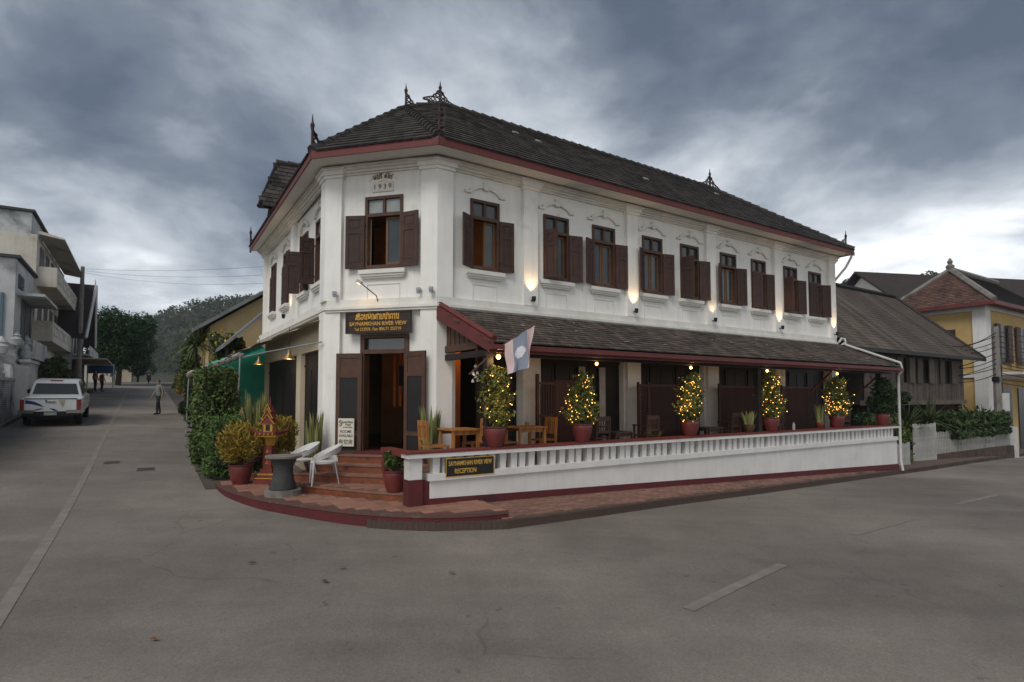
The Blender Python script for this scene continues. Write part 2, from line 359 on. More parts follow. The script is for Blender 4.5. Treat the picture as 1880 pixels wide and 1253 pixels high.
for s_ in np.arange(-1.9, 22, .203):
    ko = kerb_o(s_)-.12; r_ = 0; o_ = 1.93
    for r_ in range(int((ko-1.93)/.098)):
        oo = 1.98+r_*.098; sx = s_+(.1 if r_ % 2 else 0); p = R2(sx,oo)
        if sx < -.15 and oo < 3.0: continue
        z = pz(sx,oo)-.006+random.uniform(-.004,.004)
        cand.append((p.length, p, z, sx))
cand.sort(key=lambda c: c[0])
mj = M()
for i, (d, p, z, sx) in enumerate(cand):
    X = fr((p.x,p.y,z), RZ_R+random.uniform(-.02,.02)) @ Matrix.Rotation(-.031 if sx < 60 else 0,4,'Y').inverted()
    if i < 300: put('brick', bm, pave, mat4=X)
    else: mj.T = X; mj.box(-.096,.096,-.045,.045,-.03,.014)
mj.T = None
tag(obj('brick_paving', mj, BRICKJ, pave), kind='stuff')
# kerb of bricks on edge along the river road
kb = tag(put('kerb', None), kind='structure')
km = M(); near = []
acc = []; s = -2.15
while s < 46:
    a = R2(s,kerb_o(s)); ds = .088/math.hypot(1,(kerb_o(s+.05)-kerb_o(s))/.05); b = R2(s+ds,kerb_o(s+ds)); acc.append((a,b,s)); s += ds
kbm = mesh('kerb_brick', M().box(-.0425,.0425,0,.13,-.16,PAVH), KERBM)
for i, (a,b,s) in enumerate(acc):
    c = (a+b)/2; t = b-a; X = fr((c.x,c.y,gz(c.x,c.y)+random.uniform(-.008,.006)), math.atan2(t.y,t.x)+random.uniform(-.05,.05))
    if i < 220: put('kerb_brick', kbm, kb, mat4=X)
    else: km.T = X; km.box(-.041,.041,0,.115,-.16,PAVH)
km.T = None
tag(obj('kerb_far_bricks', km, KERBM, kb), kind='stuff')
# curved red platform in front of the corner door
PO = [(-6.5,12.56),(-5.9,11.7),(-5.22,11.02),(-4.6,10.48),(-4.02,10.12),(-3.06,9.55),(-2.55,9.30),(-1.89,9.08),(-1.2,8.98),(-.55,9.12),(-.06,9.35)]
def smooth_line(P, it=2):
    P = [Vector(p) for p in P]
    for _ in range(it):
        Q = [P[0]]
        for a, b in zip(P[:-1],P[1:]): Q += [a*.75+b*.25, a*.25+b*.75]
        P = Q+[P[-1]]
    return P
PO = smooth_line(PO)
inner = [WR(.0,1.95).xy, WR(-1.2,1.9).xy, WC(.0,.2).xy, A+nC*.2, WL(.4,.3).xy, Vector((-6.0,12.9))]
plat = [tuple(p) for p in PO]+[tuple(p) for p in inner]
pf = M(); pf.poly(plat, -.1, .235); pf.mi = [1 if i != 1 else 0 for i in range(len(pf.f))]
platform = tag(obj('corner_platform', pf, [TERRB, REDW]), kind='structure')
# stone nosing along its edge
km = M(); P = PO
for a, b in zip(P[:-1],P[1:]):
    t = (b-a).normalized(); nn = Vector((-t.y,t.x)); q = [a-nn*.012, b-nn*.012, b+nn*.16, a+nn*.16]
    km.poly([tuple(x) for x in q], .20, .252)
obj('edge_nosing', km, mat('worn_red_edge', (.115,.045,.036), (.085,.06,.05), 5, .85, .4, 25, dirt=((.17,.14,.12),2.5,.58)), platform)
def inpoly(p, poly):
    c = False; n = len(poly)
    for i in range(n):
        a, b = poly[i], poly[i-1]
        if (a[1] > p[1]) != (b[1] > p[1]) and p[0] < (b[0]-a[0])*(p[1]-a[1])/(b[1]-a[1])+a[0]: c = not c
    return c
def tile_field(poly, z, size, rz, parent, name='tile', hole=None, lim=300):
    me = mesh(name, M().box(-size*.485,size*.485,-size*.485,size*.485,-.01,.012), TERR)
    cx = sum(p[0] for p in poly)/len(poly); cy = sum(p[1] for p in poly)/len(poly); c, s = math.cos(rz), math.sin(rz); n = 0
    for i in range(-40, 41):
        for j in range(-40, 41):
            x = cx+(i*c-j*s)*size; y = cy+(i*s+j*c)*size
            cs = [(x+dx*c-dy*s, y+dx*s+dy*c) for dx in (-size/2,size/2) for dy in (-size/2,size/2)]
            if all(inpoly(q,poly) for q in cs) and not (hole and any(inpoly(q,hole) for q in cs)) and n < lim:
                put(name, me, parent, mat4=fr((x,y,z+random.uniform(-.002,.002)), rz)); n += 1
TE = smooth_line([(-6.0,13.05),(-5.03,12.05),(-4.5,11.5),(-4.03,11.17),(-3.03,10.65),(-2.36,10.35),(-1.58,10.10),(-1.35,10.06)])
terr = [tuple(p) for p in TE]+[tuple(WR(-.75,.9).xy), tuple(WC(0,.05).xy), tuple(WC(2.588,.05).xy), tuple(WL(.8,.1).xy)]
tile_field(plat, .246, .21, RZ_C+rad(45), platform, 'tile', hole=[tuple(p) for p in terr])
tf = M(); tf.poly(terr, .2, .36); tf.mi = [1 if i != 1 else 0 for i in range(len(tf.f))]
terrace = tag(obj('terrace', tf, [TERRB, RISER]), kind='structure')
tile_field(terr, .371, .21, RZ_C+rad(45), terrace)
km = M()
for a, b in zip(TE[:-1],TE[1:]):
    t = (b-a).normalized(); nn = Vector((-t.y,t.x)); km.poly([tuple(x) for x in (a-nn*.015, b-nn*.015, b+nn*.05, a+nn*.05)], .345, .376)
obj('edge_nosing', km, mat('tile_nosing', (.24,.12,.085), (.16,.085,.06), 4, .7, .2, 30), terrace)
# three steps up to the corner door
stp = tag(put('door_steps', None, None, A.tolist()+[0], RZ_C), kind='structure')
for i, (x0, x1, d, z) in enumerate(((-.25,2.45,1.0,.54), (.15,2.25,.68,.70), (.55,2.1,.36,.86))):
    s1 = M().box(x0,x1,-d,.2,.3,z-.022); st = obj('step', s1, RISER, stp)
    obj('tread', M().box(x0-.015,x1+.015,-d-.02,.2,z-.022,z), TERRB, st)
    w = (x1-x0)/9
    tm = mesh('tread_tile', M().box(-w*.475,w*.475,-.15,.15,0,.006), TERR)
    for j in range(9): put('tread_tile', tm, st, (x0+w*(j+.5), -d+.16, z))
obj('sill_step', M().box(.75,1.85,-.14,.25,.8,.93), REDW, stp)
# dry leaves blown onto the road
LEAF = mat('fallen_leaf', (.17,.085,.04), (.09,.05,.03), 9, .8, objr=.5)
for px, py, r, lab in ((-2.05,6.99,.09,'larger brown leaf lying in mid road below the platform, left one of two'),(-.71,6.82,.09,'pale brown leaf lying alone in mid road before the reception sign'),(-3.23,7.17,.07,'brown leaf on the road left of the larger pair'),(-2.1,6.49,.08,'reddish leaf on the road just nearer than the largest leaf'),(6.72,12.08,.07,'dark leaf far right on the river road beyond the dashed line'),(-3.06,4.96,.06,'small orange leaf close to the bottom left of the road'),(-3.1,8.01,.06,'small leaf just off the curved kerb of the platform'),(1.93,9.73,.06,'small leaf by the brick kerb of the river pavement'),(-1.88,5.81,.05,'small dark leaf nearest the bottom middle of the road')):
    k = M(); ang = random.uniform(0,6.28); n = 7; r *= .75
    up = [(r*(-1+2*i/n), r*.36*math.sin(math.pi*i/n), .012+.02*math.sin(2.2*i/n+.5)) for i in range(n+1)]
    k.add(up+[(a,-b,c2*.6+.004) for a,b,c2 in up[1:-1]], [tuple(range(n+1))+tuple(range(2*n-1,n,-1))])
    tag(obj('fallen_leaf', k, LEAF, None, (px,py,gz(px,py)+.004), ang), lab, 'leaf', 'dry leaves blown onto the road')

for s_, o_, w_, lab in ((5.6,4.05,.42,'dark square utility cover set in the hill road, the farther one'),(4.2,3.3,.46,'dark square utility cover set in the hill road, the nearer one')):
    q = WL(s_,o_); t = thing('utility_cover', lab, 'cover', (q.x,q.y,gz(q.x,q.y)), RZ_L, 'utility covers in the hill road'); tl = math.atan(.058)
    t.rotation_euler = (0, tl, RZ_L); obj('lid', M().box(-w_*.5,w_*.5,-w_*.4,w_*.4,-.02,.012), mat('cast_iron_lid', (.065,.060,.055), (.045,.042,.04), 9, .7, .5, 40), t); k = M()
    for a in ((-w_*.56,w_*.56,-w_*.46,-w_*.40),(-w_*.56,w_*.56,w_*.40,w_*.46)): k.box(a[0],a[1],a[2],a[3],-.02,.008)
    for a in ((-w_*.56,-w_*.5),(w_*.5,w_*.56)): k.box(a[0],a[1],-w_*.40,w_*.40,-.02,.008)
    obj('rim', k, CONC, t)
# ---------------------------------------------------------------- the hotel
hotel = thing('corner_hotel', 'white two-storey colonial hotel with brown shutters and dark tiled hip roof on the road corner', 'hotel', (B[0],B[1],0), RZ_R)
HI = fr((B[0],B[1],0), RZ_R).inverted()
FR = Matrix(); FC = HI @ fr((A[0],A[1],0), RZ_C); LLEN = 8.6
D_ = A+dL*LLEN; FL = HI @ fr((D_[0],D_[1],0), RZ_L)
RLEN = 15.85; LIN = .15
def hl(p): return HI @ Vector(p)                # world -> hotel local
def facade(F, x0, x1, z0, z1, holes, y0=0, th=.28, name='wall', m=WHITE):
    xs = sorted({x0,x1,*[h[0] for h in holes],*[h[1] for h in holes]}); zs = sorted({z0,z1,*[h[2] for h in holes],*[h[3] for h in holes]}); k = M()
    for a, b in zip(xs[:-1],xs[1:]):
        run = None
        for c, d in zip(zs[:-1],zs[1:]):
            solid = not any(h[0] <= a+1e-6 and h[1] >= b-1e-6 and h[2] <= c+1e-6 and h[3] >= d-1e-6 for h in holes)
            if solid: run = (run[0], d) if run else (c, d)
            if (not solid or d == zs[-1]) and run: k.box(a,b,y0,y0+th,run[0],run[1]); run = None
    return obj(name, k, m, hotel, mat4=F)
ZB, ZT = 4.0, 7.2
RW = [(.80,1.55),(2.80,3.57),(4.34,5.12),(6.13,6.91),(7.66,8.45),(9.45,10.22),(11.0,11.76),(12.79,13.57),(14.30,15.08)]
WZ0, WZ1 = 4.93, 6.50
LW = [(.95,1.70),(2.55,3.30),(4.85,5.62),(6.80,7.58)]       # distances from the corner; seen sharply from the side
LWX = [(LLEN-b, LLEN-a) for a, b in LW]; CW = (.90,1.80)
facade(FR, 0, RLEN, ZB, ZT, [(a,b,WZ0,WZ1) for a,b in RW])
facade(FC, 0, tC, ZB, ZT, [(*CW,WZ0-.03,WZ1)])
facade(FL, 0, LLEN, ZB, ZT, [(a,b,WZ0-.03,WZ1-.02) for a,b in LWX], LIN)
# ground floor: river side bays between piers, corner door, side doors
PIL = [2.37,5.68,8.92,12.33,15.71]
BAYS = [(.45,2.12),(2.72,5.40),(6.0,8.62),(9.24,12.05),(12.63,15.42)]
facade(FR, 0, RLEN, -.6, ZB, [(a,b,.75,3.30) for a,b in BAYS])
DX0, DX1 = .93, 1.87
facade(FC, 0, tC, 0, ZB, [(DX0-.1,DX1+.1,.86,3.45)])
LD = [(.42,3.2),(3.7,8.4)]
facade(FL, 0, LLEN, -.2, ZB, [(LLEN-b,LLEN-a,.5,3.25) for a,b in LD], LIN, m=CREAM)
# right gable-end wall, back walls, floors and rooms
k = M(); k.box(RLEN-.28,RLEN,.28,6.1,-.6,ZT); obj('wall', k, WHITE, hotel)
k = M(); k.box(1.5,RLEN,6.1,6.35,-.6,ZT); obj('wall', k, WHITE, hotel)
pl_ = lambda *P: [tuple(hl((p[0],p[1],0)).xy) for p in P]
cs_ = [WR(RLEN-.3,-.3), WR(RLEN-.3,-6.1), WR(2.0,-6.1), WL(LLEN-.2,-6.0), WL(LLEN-.2,-.5), WL(.15,-.5), WC(2.3,-.32), WC(.15,-.32)]
POLYI = [tuple(hl(p).xy) for p in cs_]
k = M(); k.poly(POLYI[::1], 3.75, 3.95); k.poly(POLYI, .55, .72); k.poly(POLYI, 7.0, 7.1)
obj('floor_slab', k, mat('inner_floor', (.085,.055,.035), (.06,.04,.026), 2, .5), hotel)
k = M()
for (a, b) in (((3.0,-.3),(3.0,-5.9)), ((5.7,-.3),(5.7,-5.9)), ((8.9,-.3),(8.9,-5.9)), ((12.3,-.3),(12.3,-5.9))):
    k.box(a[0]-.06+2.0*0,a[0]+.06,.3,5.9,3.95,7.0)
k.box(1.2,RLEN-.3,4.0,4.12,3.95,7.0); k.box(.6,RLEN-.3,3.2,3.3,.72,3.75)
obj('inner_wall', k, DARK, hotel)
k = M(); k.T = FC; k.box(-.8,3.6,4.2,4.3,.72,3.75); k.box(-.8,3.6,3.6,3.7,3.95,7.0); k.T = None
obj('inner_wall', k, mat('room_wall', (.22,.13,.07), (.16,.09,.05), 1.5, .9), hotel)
k = M(); k.add([tuple(hl(WR(2.0,-6.1,z))) for z in (0,7.1)]+[tuple(hl(WL(LLEN-.2,-6.0,z))) for z in (7.1,0)], [(0,1,2,3)]); k.add([tuple(hl(WL(LLEN-.2,-6.0,z))) for z in (0,7.1)]+[tuple(hl(WL(LLEN-.2,-.3,z))) for z in (7.1,0)], [(0,1,2,3)]); obj('wall', k, CREAM, hotel)
# a red-orange lit room behind the first river bay and the first window
k = M(); k.box(.5,1.05,.9,1.0,.72,3.6); k.box(.75,1.2,.7,.78,4.0,6.9); obj('inner_wall', k, ORAN, hotel)
# pilasters, capitals, band, cornice
def pilaster(F, x, w, z0, z1, y0=0, t=.11):
    k = M(); k.box(x-w/2,x+w/2,y0-t,y0+.02,z0,z1-.24)
    k.box(x-w/2-.035,x+w/2+.035,y0-t-.035,y0+.02,z1-.24,z1-.17); k.box(x-w/2-.075,x+w/2+.075,y0-t-.075,y0+.02,z1-.17,z1-.075); k.box(x-w/2-.11,x+w/2+.11,y0-t-.11,y0+.02,z1-.075,z1-.004)
    obj('pilaster', k, WHITE, hotel, mat4=F)
for x in PIL: pilaster(FR, x, .40, 4.22, ZT)
pilaster(FL, LLEN-4.05, .36, 4.22, ZT, LIN); pilaster(FL, .2, .36, 4.22, ZT, LIN)
def corner_poly(P, d1, n1, d2, n2, w1, w2, t):
    q1 = P+n1*t; q2 = P+n2*t                       # meet of the two offset lines
    s = np.linalg.solve(np.array([d1,-d2]).T, q2-q1); X = q1+d1*s[0]
    W_ = [P+d1*w1-n1*.02, P+d1*w1+n1*t, X, P+d2*w2+n2*t, P+d2*w2-n2*.02, P-(n1+n2)*.05]
    c = [tuple(hl((p[0],p[1],0)).xy) for p in W_]
    a = sum(c[i-1][0]*c[i][1]-c[i][0]*c[i-1][1] for i in range(len(c)))
    return c if a > 0 else c[::-1]
def corner_pil(P, d1, n1, d2, n2, w, z0, z1, cap=True):
    k = M(); k.poly(corner_poly(P,d1,n1,d2,n2,w,w,.10), z0, z1-.24 if cap else z1)
    if cap:
        for e, a, b in ((.035,.24,.17),(.075,.17,.075),(.11,.075,.004)): k.poly(corner_poly(P,d1,n1,d2,n2,w+e,w+e,.10+e), z1-a, z1-b)
    obj('pilaster', k, WHITE, hotel)
for z0, z1, c in ((4.22,ZT,True),(.0,ZB-.02,False)):
    corner_pil(B, dR, nR, dC, nC, .33, z0, z1, c); corner_pil(A, dL, nL, -dC, nC, .36, z0, z1, c)
for x in PIL[:-1]: obj('pier', M().box(x-.24,x+.24,-.12,.02,-.4,ZB-.05), WHITE, hotel)
obj('pier', M().box(PIL[-1]-.24,RLEN+.03,-.12,.02,-.6,ZB-.05), WHITE, hotel)
def band(name, prof, m):
    """mouldings that run round the river, corner and side fronts: prof = (out, z0, z1) strips"""
    k = M()
    for o, z0, z1 in prof:
        ln = []
        for P, n1, n2, d1, d2 in ((B,nR,nC,dR,dC),(A,nC,nL,dC,dL)):
            q1 = P+n1*o; q2 = P+n2*(o if n2 is not nL else o-LIN+.1); s = np.linalg.solve(np.array([d1,-d2]).T, q2-q1); ln.append(q1+d1*s[0])
        out = [B+dR*(RLEN+.05)+nR*o, ln[0], ln[1], A+dL*(LLEN+.05)+nL*(o-LIN+.1)]
        inn = [B+dR*(RLEN+.05)-nR*.05, B-nR*.05, A-nC*.05-dL*0, A+dL*(LLEN+.05)-nL*.2]
        for i in range(3):
            q = [out[i],out[i+1],inn[i+1],inn[i]]; c = [tuple(hl((p[0],p[1],0)).xy) for p in q]
            a = sum(c[j-1][0]*c[j][1]-c[j][0]*c[j-1][1] for j in range(4)); k.poly(c if a > 0 else c[::-1], z0, z1)
    return obj(name, k, m, hotel)
band('string_course', [(.10,4.06,4.22),(.16,4.00,4.06),(.13,3.95,4.00)], MOLD)
band('cornice', [(.05,7.02,7.06),(.10,7.06,7.11),(.16,7.11,7.16),(.21,7.16,7.196)], MOLD)
# windows
def shutter_mesh(w, h):
    k = M(); t = .035; st = .075
    k.box(0,st,-t/2,t/2,0,h); k.box(w-st,w,-t/2,t/2,0,h)
    for z0, z1 in ((0,.11),(h*.66,h*.66+.09),(h-.09,h)): k.box(st,w-st,-t/2,t/2,z0,z1)
    k.box(st,w-st,-.006,.006,.11,h-.09)
    for z0, z1 in ((.15,h*.66-.04),(h*.66+.13,h-.13)): k.box(st+.04,w-st-.04,-.013,.013,z0,z1)
    for z in (.2,h-.2): k.box(-.012,.05,-t/2-.006,t/2+.006,z-.02,z+.02)
    return mesh('shutter', k, WOOD)
SH = {}
def window(F, x0, x1, z0, z1, aL, aR, y0=0, inside=0, frost=False):
    w = x1-x0; h = z1-z0; hw = w/2; top = h-.42
    wn = part('window', hotel, F @ Matrix.Translation(((x0+x1)/2, y0, z0)))
    k = M(); j = .065
    k.box(-hw,-hw+j,-.035,.12,0,h); k.box(hw-j,hw,-.035,.12,0,h); k.box(-hw+j,hw-j,-.035,.12,h-j,h); k.box(-hw+j,hw-j,-.035,.12,top-.03,top+.045); k.box(-hw+j,hw-j,-.045,.12,0,.07); k.box(-.03,.03,-.02,.1,top+.045,h-j)
    obj('window_frame', k, WOOD2, wn)
    for sx in (-1,1): obj('pane', M().box(min(sx*.032,sx*(hw-j)),max(sx*.032,sx*(hw-j)),.03,.036,top+.047,h-j-.002), FROST if frost else GLASS, wn)
    # inner glazed casements, some pushed inward
    for sx in (-1,1):
        if inside == 1 and sx < 0: continue
        k = M(); a0, a1 = (0.012, hw-j-.004); z0_, z1_ = .075, top-.035
        k.box(a0,a0+.05,0,.035,z0_,z1_); k.box(a1-.05,a1,0,.035,z0_,z1_); k.box(a0+.05,a1-.05,0,.035,z0_,z0_+.07); k.box(a0+.05,a1-.05,0,.035,z1_-.05,z1_)
        sa = obj('sash', k, SASHW, wn, mat4=Matrix.Translation((0,.07,0)) @ Matrix.Scale(sx,4,(1,0,0)))
        if inside != 2: obj('curtain', M().box(sx*(a1-.06) if sx<0 else a1-.2, sx*(a1-.2) if sx<0 else a1-.06,.16,.175,.1,top-.06), CURT, wn)
        obj('pane', M().box(*sorted((sx*(a0+.05),sx*(a1-.05))),.085,.09,z0_+.07,z1_-.05), GLASS, wn)
    sw, shh = round(hw-.02,3), round(top-.0,3)
    if (sw,shh) not in SH: SH[(sw,shh)] = shutter_mesh(sw, shh)
    me = SH[(sw,shh)]
    X = Matrix.Translation((-hw+.01,-.055,.0)) @ Matrix.Rotation(-rad(aL),4,'Z'); put('shutter', me, wn, mat4=X)
    X = Matrix.Translation((hw-.01,-.055,.0)) @ Matrix.Rotation(rad(aR),4,'Z') @ Matrix.Rotation(math.pi,4,'Z'); put('shutter', me, wn, mat4=X)
    k = M(); e = hw+.10
    k.box(-e,e,-.13,.02,-.13,-.04); k.box(-e+.03,e-.03,-.10,.02,-.18,-.13); k.box(-e+.06,e-.06,-.07,.02,-.22,-.18); obj('sill', k, MOLD, wn)
    k = M(); pz0, pz1, pw = -.72, -.34, hw-.06                        # raised hair-line panel under the sill
    for a in ((-pw,pw,-.014,.01,pz0,pz0+.014),(-pw,pw,-.014,.01,pz1-.014,pz1),(-pw,-pw+.014,-.014,.01,pz0,pz1),(pw-.014,pw,-.014,.01,pz0,pz1)): k.box(*a)
    if y0 == 0: obj('apron_panel', k, MOLD, wn)
    k = M(); r = hw+.02; zc = h+.02                                  # segmental arch moulding with keystone
    if not (x0 == CW[0] and F is FC):
        n = 12; A0, A1 = rad(28), rad(152); ro = r+.09; zb = zc+.17-ro*math.sin(A0)*.62
        for i in range(n):
            a, b = A0+(A1-A0)*i/n, A0+(A1-A0)*(i+1)/n
            q = [(ro*math.cos(a),zb+ro*.62*math.sin(a)),(ro*math.cos(b),zb+ro*.62*math.sin(b)),((ro-.085)*math.cos(b),zb+(ro-.1)*.62*math.sin(b)-.02),((ro-.085)*math.cos(a),zb+(ro-.1)*.62*math.sin(a)-.02)]
            k.xz(q[::-1], -.065, .01)
        zt = zb+ro*.62
        k.box(-.055,.055,-.09,.01,zt-.13,zt+.06)
        for sx in (-1,1): k.box(*sorted((sx*ro*math.cos(A0)-sx*.06,sx*(ro*math.cos(A0)+.10))),-.065,.01,zb+ro*.62*math.sin(A0)-.08,zb+ro*.62*math.sin(A0)-.025)
        obj('arch_moulding', k, MOLD, wn)
    return wn
ANG = [(150,172),(72,168),(160,170),(150,168),(80,166),(155,165),(20,172),(105,168),(12,160)]
for i, ((a,b),(p,q)) in enumerate(zip(RW,ANG)): window(FR, a, b, WZ0, WZ1, p, q, 0, 1 if i == 0 else 0)
window(FC, *CW, WZ0-.03, WZ1, 171, 168, 0, 1, True)
for (a,b),(p,q) in zip(LWX, ((92,170),(104,150),(5,8),(4,6))): window(FL, a, b, WZ0-.03, WZ1-.02, p, q, LIN, 0, True)
# year relief over the corner window
k = M(); k.box(1.07,1.57,-.035,.01,6.60,6.81); k.box(1.10,1.54,-.045,.01,6.63,6.78)
cx = 1.32
for i in range(14):
    a, b = rad(35+110*i/14), rad(35+110*(i+1)/14)
    for r0, r1 in ((.40,.41),(.225,.235)): k.xz([(cx+r1*math.cos(b),6.62+r1*math.sin(b)),(cx+r1*math.cos(a),6.62+r1*math.sin(a)),(cx+r0*math.cos(a),6.62+r0*math.sin(a)),(cx+r0*math.cos(b),6.62+r0*math.sin(b))][::1], -.02, .005)
obj('year_plaque', k, MOLD, hotel, mat4=FC)
def text(name, s, size, m, parent, X, ex=.006, sx=1, bold=0):
    cu = bpy.data.curves.new(name, 'FONT'); cu.body = s; cu.size = size; cu.align_x = 'CENTER'; cu.extrude = ex; cu.offset = bold
    t = bpy.data.objects.new(name, cu); COL.objects.link(t); dg = bpy.context.evaluated_depsgraph_get(); dg.update()
    me = bpy.data.meshes.new_from_object(t.evaluated_get(dg)); bpy.data.objects.remove(t); me.materials.clear(); me.materials.append(m)
    return put(name, me, parent, mat4=X @ Matrix.Rotation(math.pi/2,4,'X') @ Matrix.Scale(sx,4,(1,0,0)))
BROWNL = mat('ochre_lettering', (.23,.11,.03), (.16,.08,.025), 9, .7)
text('year_lettering', '1 9 3 9', .155, BROWNL, hotel, FC @ Matrix.Translation((1.32,-.046,6.65)), .008, 1.0)
# stroke lettering for the Lao words (unit-height glyph strokes)
LAO = {
 'e': (.30, [[(.22,.98),(.22,.25),(.16,.06),(.05,.10),(.05,.26),(.16,.30),(.22,.2)]]),
 'h': (.62, [[(.10,.62),(.04,.80),(.14,.98),(.28,.92),(.28,.55),(.08,.32),(.10,.06),(.30,.0),(.52,.08),(.52,.40),(.36,.52),(.52,.70),(.46,.95)]]),
 'o': (.62, [[(.10,.78),(.22,.96),(.42,.96),(.54,.75),(.54,.25),(.40,.02),(.18,.02),(.06,.22),(.10,.42),(.24,.42),(.24,.28)]]),
 'n': (.66, [[(.06,.82),(.14,.98),(.24,.86),(.14,.72),(.08,.84)],[(.22,.80),(.22,.06),(.46,.06),(.56,.25),(.56,.98)],[(.46,.06),(.60,.0)]]),
 'p': (.72, [[(.06,.86),(.14,.98),(.22,.86),(.12,.74),(.08,.86)],[(.20,.78),(.16,.05),(.36,.55),(.54,.05),(.58,.98)]]),
 'k': (.62, [[(.04,.56),(.14,.70),(.10,.90),(.28,.99),(.50,.90),(.54,.6),(.54,.0)],[(.14,.62),(.14,.0)]]),
 's': (.64, [[(.08,.35),(.20,.42),(.20,.20),(.08,.06),(.06,.55),(.22,.88),(.44,.80),(.52,.45),(.52,.0)],[(.40,.82),(.60,1.08)]]),
 'a': (.42, [[(.06,.78),(.16,.98),(.32,.90),(.32,.0)]]),
 'y': (.62, [[(.14,.96),(.06,.80),(.18,.70),(.22,.5),(.08,.30),(.12,.04),(.40,.02),(.54,.20),(.54,.98)]]),
 'K': (.62, [[(.26,.30),(.14,.36),(.10,.18),(.22,.06),(.08,.40),(.10,.78),(.28,.97),(.48,.90),(.54,.6),(.54,.0)]]),
 '^': (0, [[(-.52,1.16),(-.40,1.34),(-.18,1.34),(-.08,1.16),(-.52,1.16)],[(-.24,1.34),(-.20,1.50)],[(-.12,1.30),(-.06,1.46)]]),
 '~': (0, [[(-.48,1.18),(-.38,1.34),(-.22,1.16),(-.08,1.36)]]),
 '*': (0, [[(-.10,1.20),(.0,1.34),(.12,1.22),(.0,1.12),(-.10,1.20)],[(-.34,1.22),(-.28,1.46),(-.10,1.52)]]),
 '.': (.24, [[(.08,.0),(.14,.08),(.16,.0),(.08,.0)]]),
 '5': (.60, [[(.30,.42),(.20,.30),(.34,.22),(.46,.42),(.36,.66),(.14,.58),(.06,.3),(.16,.04),(.42,.0)],[(.36,.66),(.52,.92)]]),
 '8': (.62, [[(.52,.9),(.30,.98),(.10,.80),(.24,.56),(.12,.34),(.16,.08),(.40,.02),(.54,.2),(.40,.36),(.52,.56),(.34,.66)]]),
 'T': (.40, [[(.30,.98),(.12,.80),(.10,.45),(.26,.30),(.22,.06),(.10,.04)]]),
 ' ': (.22, [])}
def strokes(k, word, size, x, z, y, wd=.1, arc=None):
    tot = sum(LAO[c][0]+.05 for c in word); cx = -tot/2
    for ch in word:
        adv, ls = LAO[ch]
        for ln in ls:
            P = smooth_line(ln, 1) if len(ln) > 2 else [Vector(p) for p in ln]
            for a, b in zip(P[:-1],P[1:]):
                d = (b-a); L_ = max(d.length,1e-4); nn = Vector((-d.y,d.x))/L_*wd/2; e = d/L_*wd*.25
                q = []
                for c_ in (a+nn-e, a-nn-e, b-nn+e, b+nn+e):
                    X_ = (cx+c_.x)*size; Z_ = c_.y*size
                    if arc: th = X_/arc; X_, Z_ = (arc+Z_)*math.sin(th), (arc+Z_)*math.cos(th)-arc
                    q.append((x+X_, z+Z_))
                k.xz(q, y-.006-random.random()*.001, y+.004)
        cx += adv+(.05 if adv else 0)
k = M(); strokes(k, 'pyT 58T', .115, 1.32, 6.90, -.012, .15, .62); tag(obj('year_script', k, BROWNL, hotel, mat4=FC), kind='stuff')
# corner door: frame, transom light, two leaves folded back
dr = part('door', hotel, FC @ Matrix.Translation(((DX0+DX1)/2, 0, .86))); dw = (DX1-DX0)/2
k = M(); H2 = 2.17
k.box(-dw-.1,-dw,-.04,.2,0,2.59); k.box(dw,dw+.1,-.04,.2,0,2.59); k.box(-dw,dw,-.04,.2,2.51,2.59); k.box(-dw,dw,-.05,.2,H2,H2+.09)
obj('door_frame', k, WOOD2, dr)
obj('transom_pane', M().box(-dw,dw,.06,.07,H2+.09,2.51), GLASS, dr)
def leaf_mesh(w, h, glass):
    k = M(); t = .045; st = .09
    k.box(0,st,-t/2,t/2,0,h); k.box(w-st,w,-t/2,t/2,0,h)
    for z0, z1 in ((0,.10),(.42,.51),(h*.76,h*.76+.09),(h-.10,h)): k.box(st,w-st,-t/2,t/2,z0,z1)
    k.cur = 1
    for z0, z1 in ((.10,.42),(.51,h*.76)): k.box(st,w-st,-.008,.008,z0,z1)
    k.cur = 0; k.box(st,w-st,-.008,.008,h*.76+.09,h-.10)
    return mesh('door_leaf', k, [WOOD2, BLACKP])
lm = leaf_mesh(.58, H2+.03, True)
put('door_leaf', lm, dr, mat4=Matrix.Translation((-dw-.03,-.07,-.02)) @ Matrix.Rotation(-rad(172),4,'Z'))
put('door_leaf', lm, dr, mat4=Matrix.Translation((dw+.03,-.07,.0)) @ Matrix.Rotation(rad(162),4,'Z') @ Matrix.Rotation(math.pi,4,'Z'))
# inside the door: striped hanging, framed picture
k = M()
for i in range(5): k.box(-.62+i*.15,-.55+i*.15,1.7,1.73,1.0,2.5)
obj('striped_hanging', k, mat('orange_cloth', (.55,.16,.035), (.42,.11,.03), 3, .8), dr)
k = M(); k.box(-.42,-.02,1.6,1.64,1.5,2.0); obj('picture', k, BLACKP, dr)
# dark folding doors in the river bays and the side doors
def folding(F, x0, x1, z0, z1, y, n):
    bay = part('folding_door', hotel, F); w = (x1-x0)/n
    k = M(); k.box(x0,x1,y-.02,y+.08,z1-.36,z1-.30); k.box(x0,x1,y,y+.05,z1-.30,z1); obj('head_panel', k, DOORW, bay)
    for i in range(n):
        k = M(); a = x0+i*w+.008; b = a+w-.016; t = .03 if i % 2 else .0; top = z1-.36
        k.box(a,a+.08,y-t,y+.04-t,z0,top); k.box(b-.08,b,y-t,y+.04-t,z0,top)
        for c, d in ((z0,z0+.14),(z0+.85,z0+.95),(top-.1,top)): k.box(a+.08,b-.08,y-t,y+.04-t,c,d)
        k.box(a+.08,b-.08,y+.012-t,y+.022-t,z0+.14,top-.1)
        obj('door_leaf', k, DOORW, bay)
folding(FR, 1.08, 2.12, .75, 3.30, .16, 2)
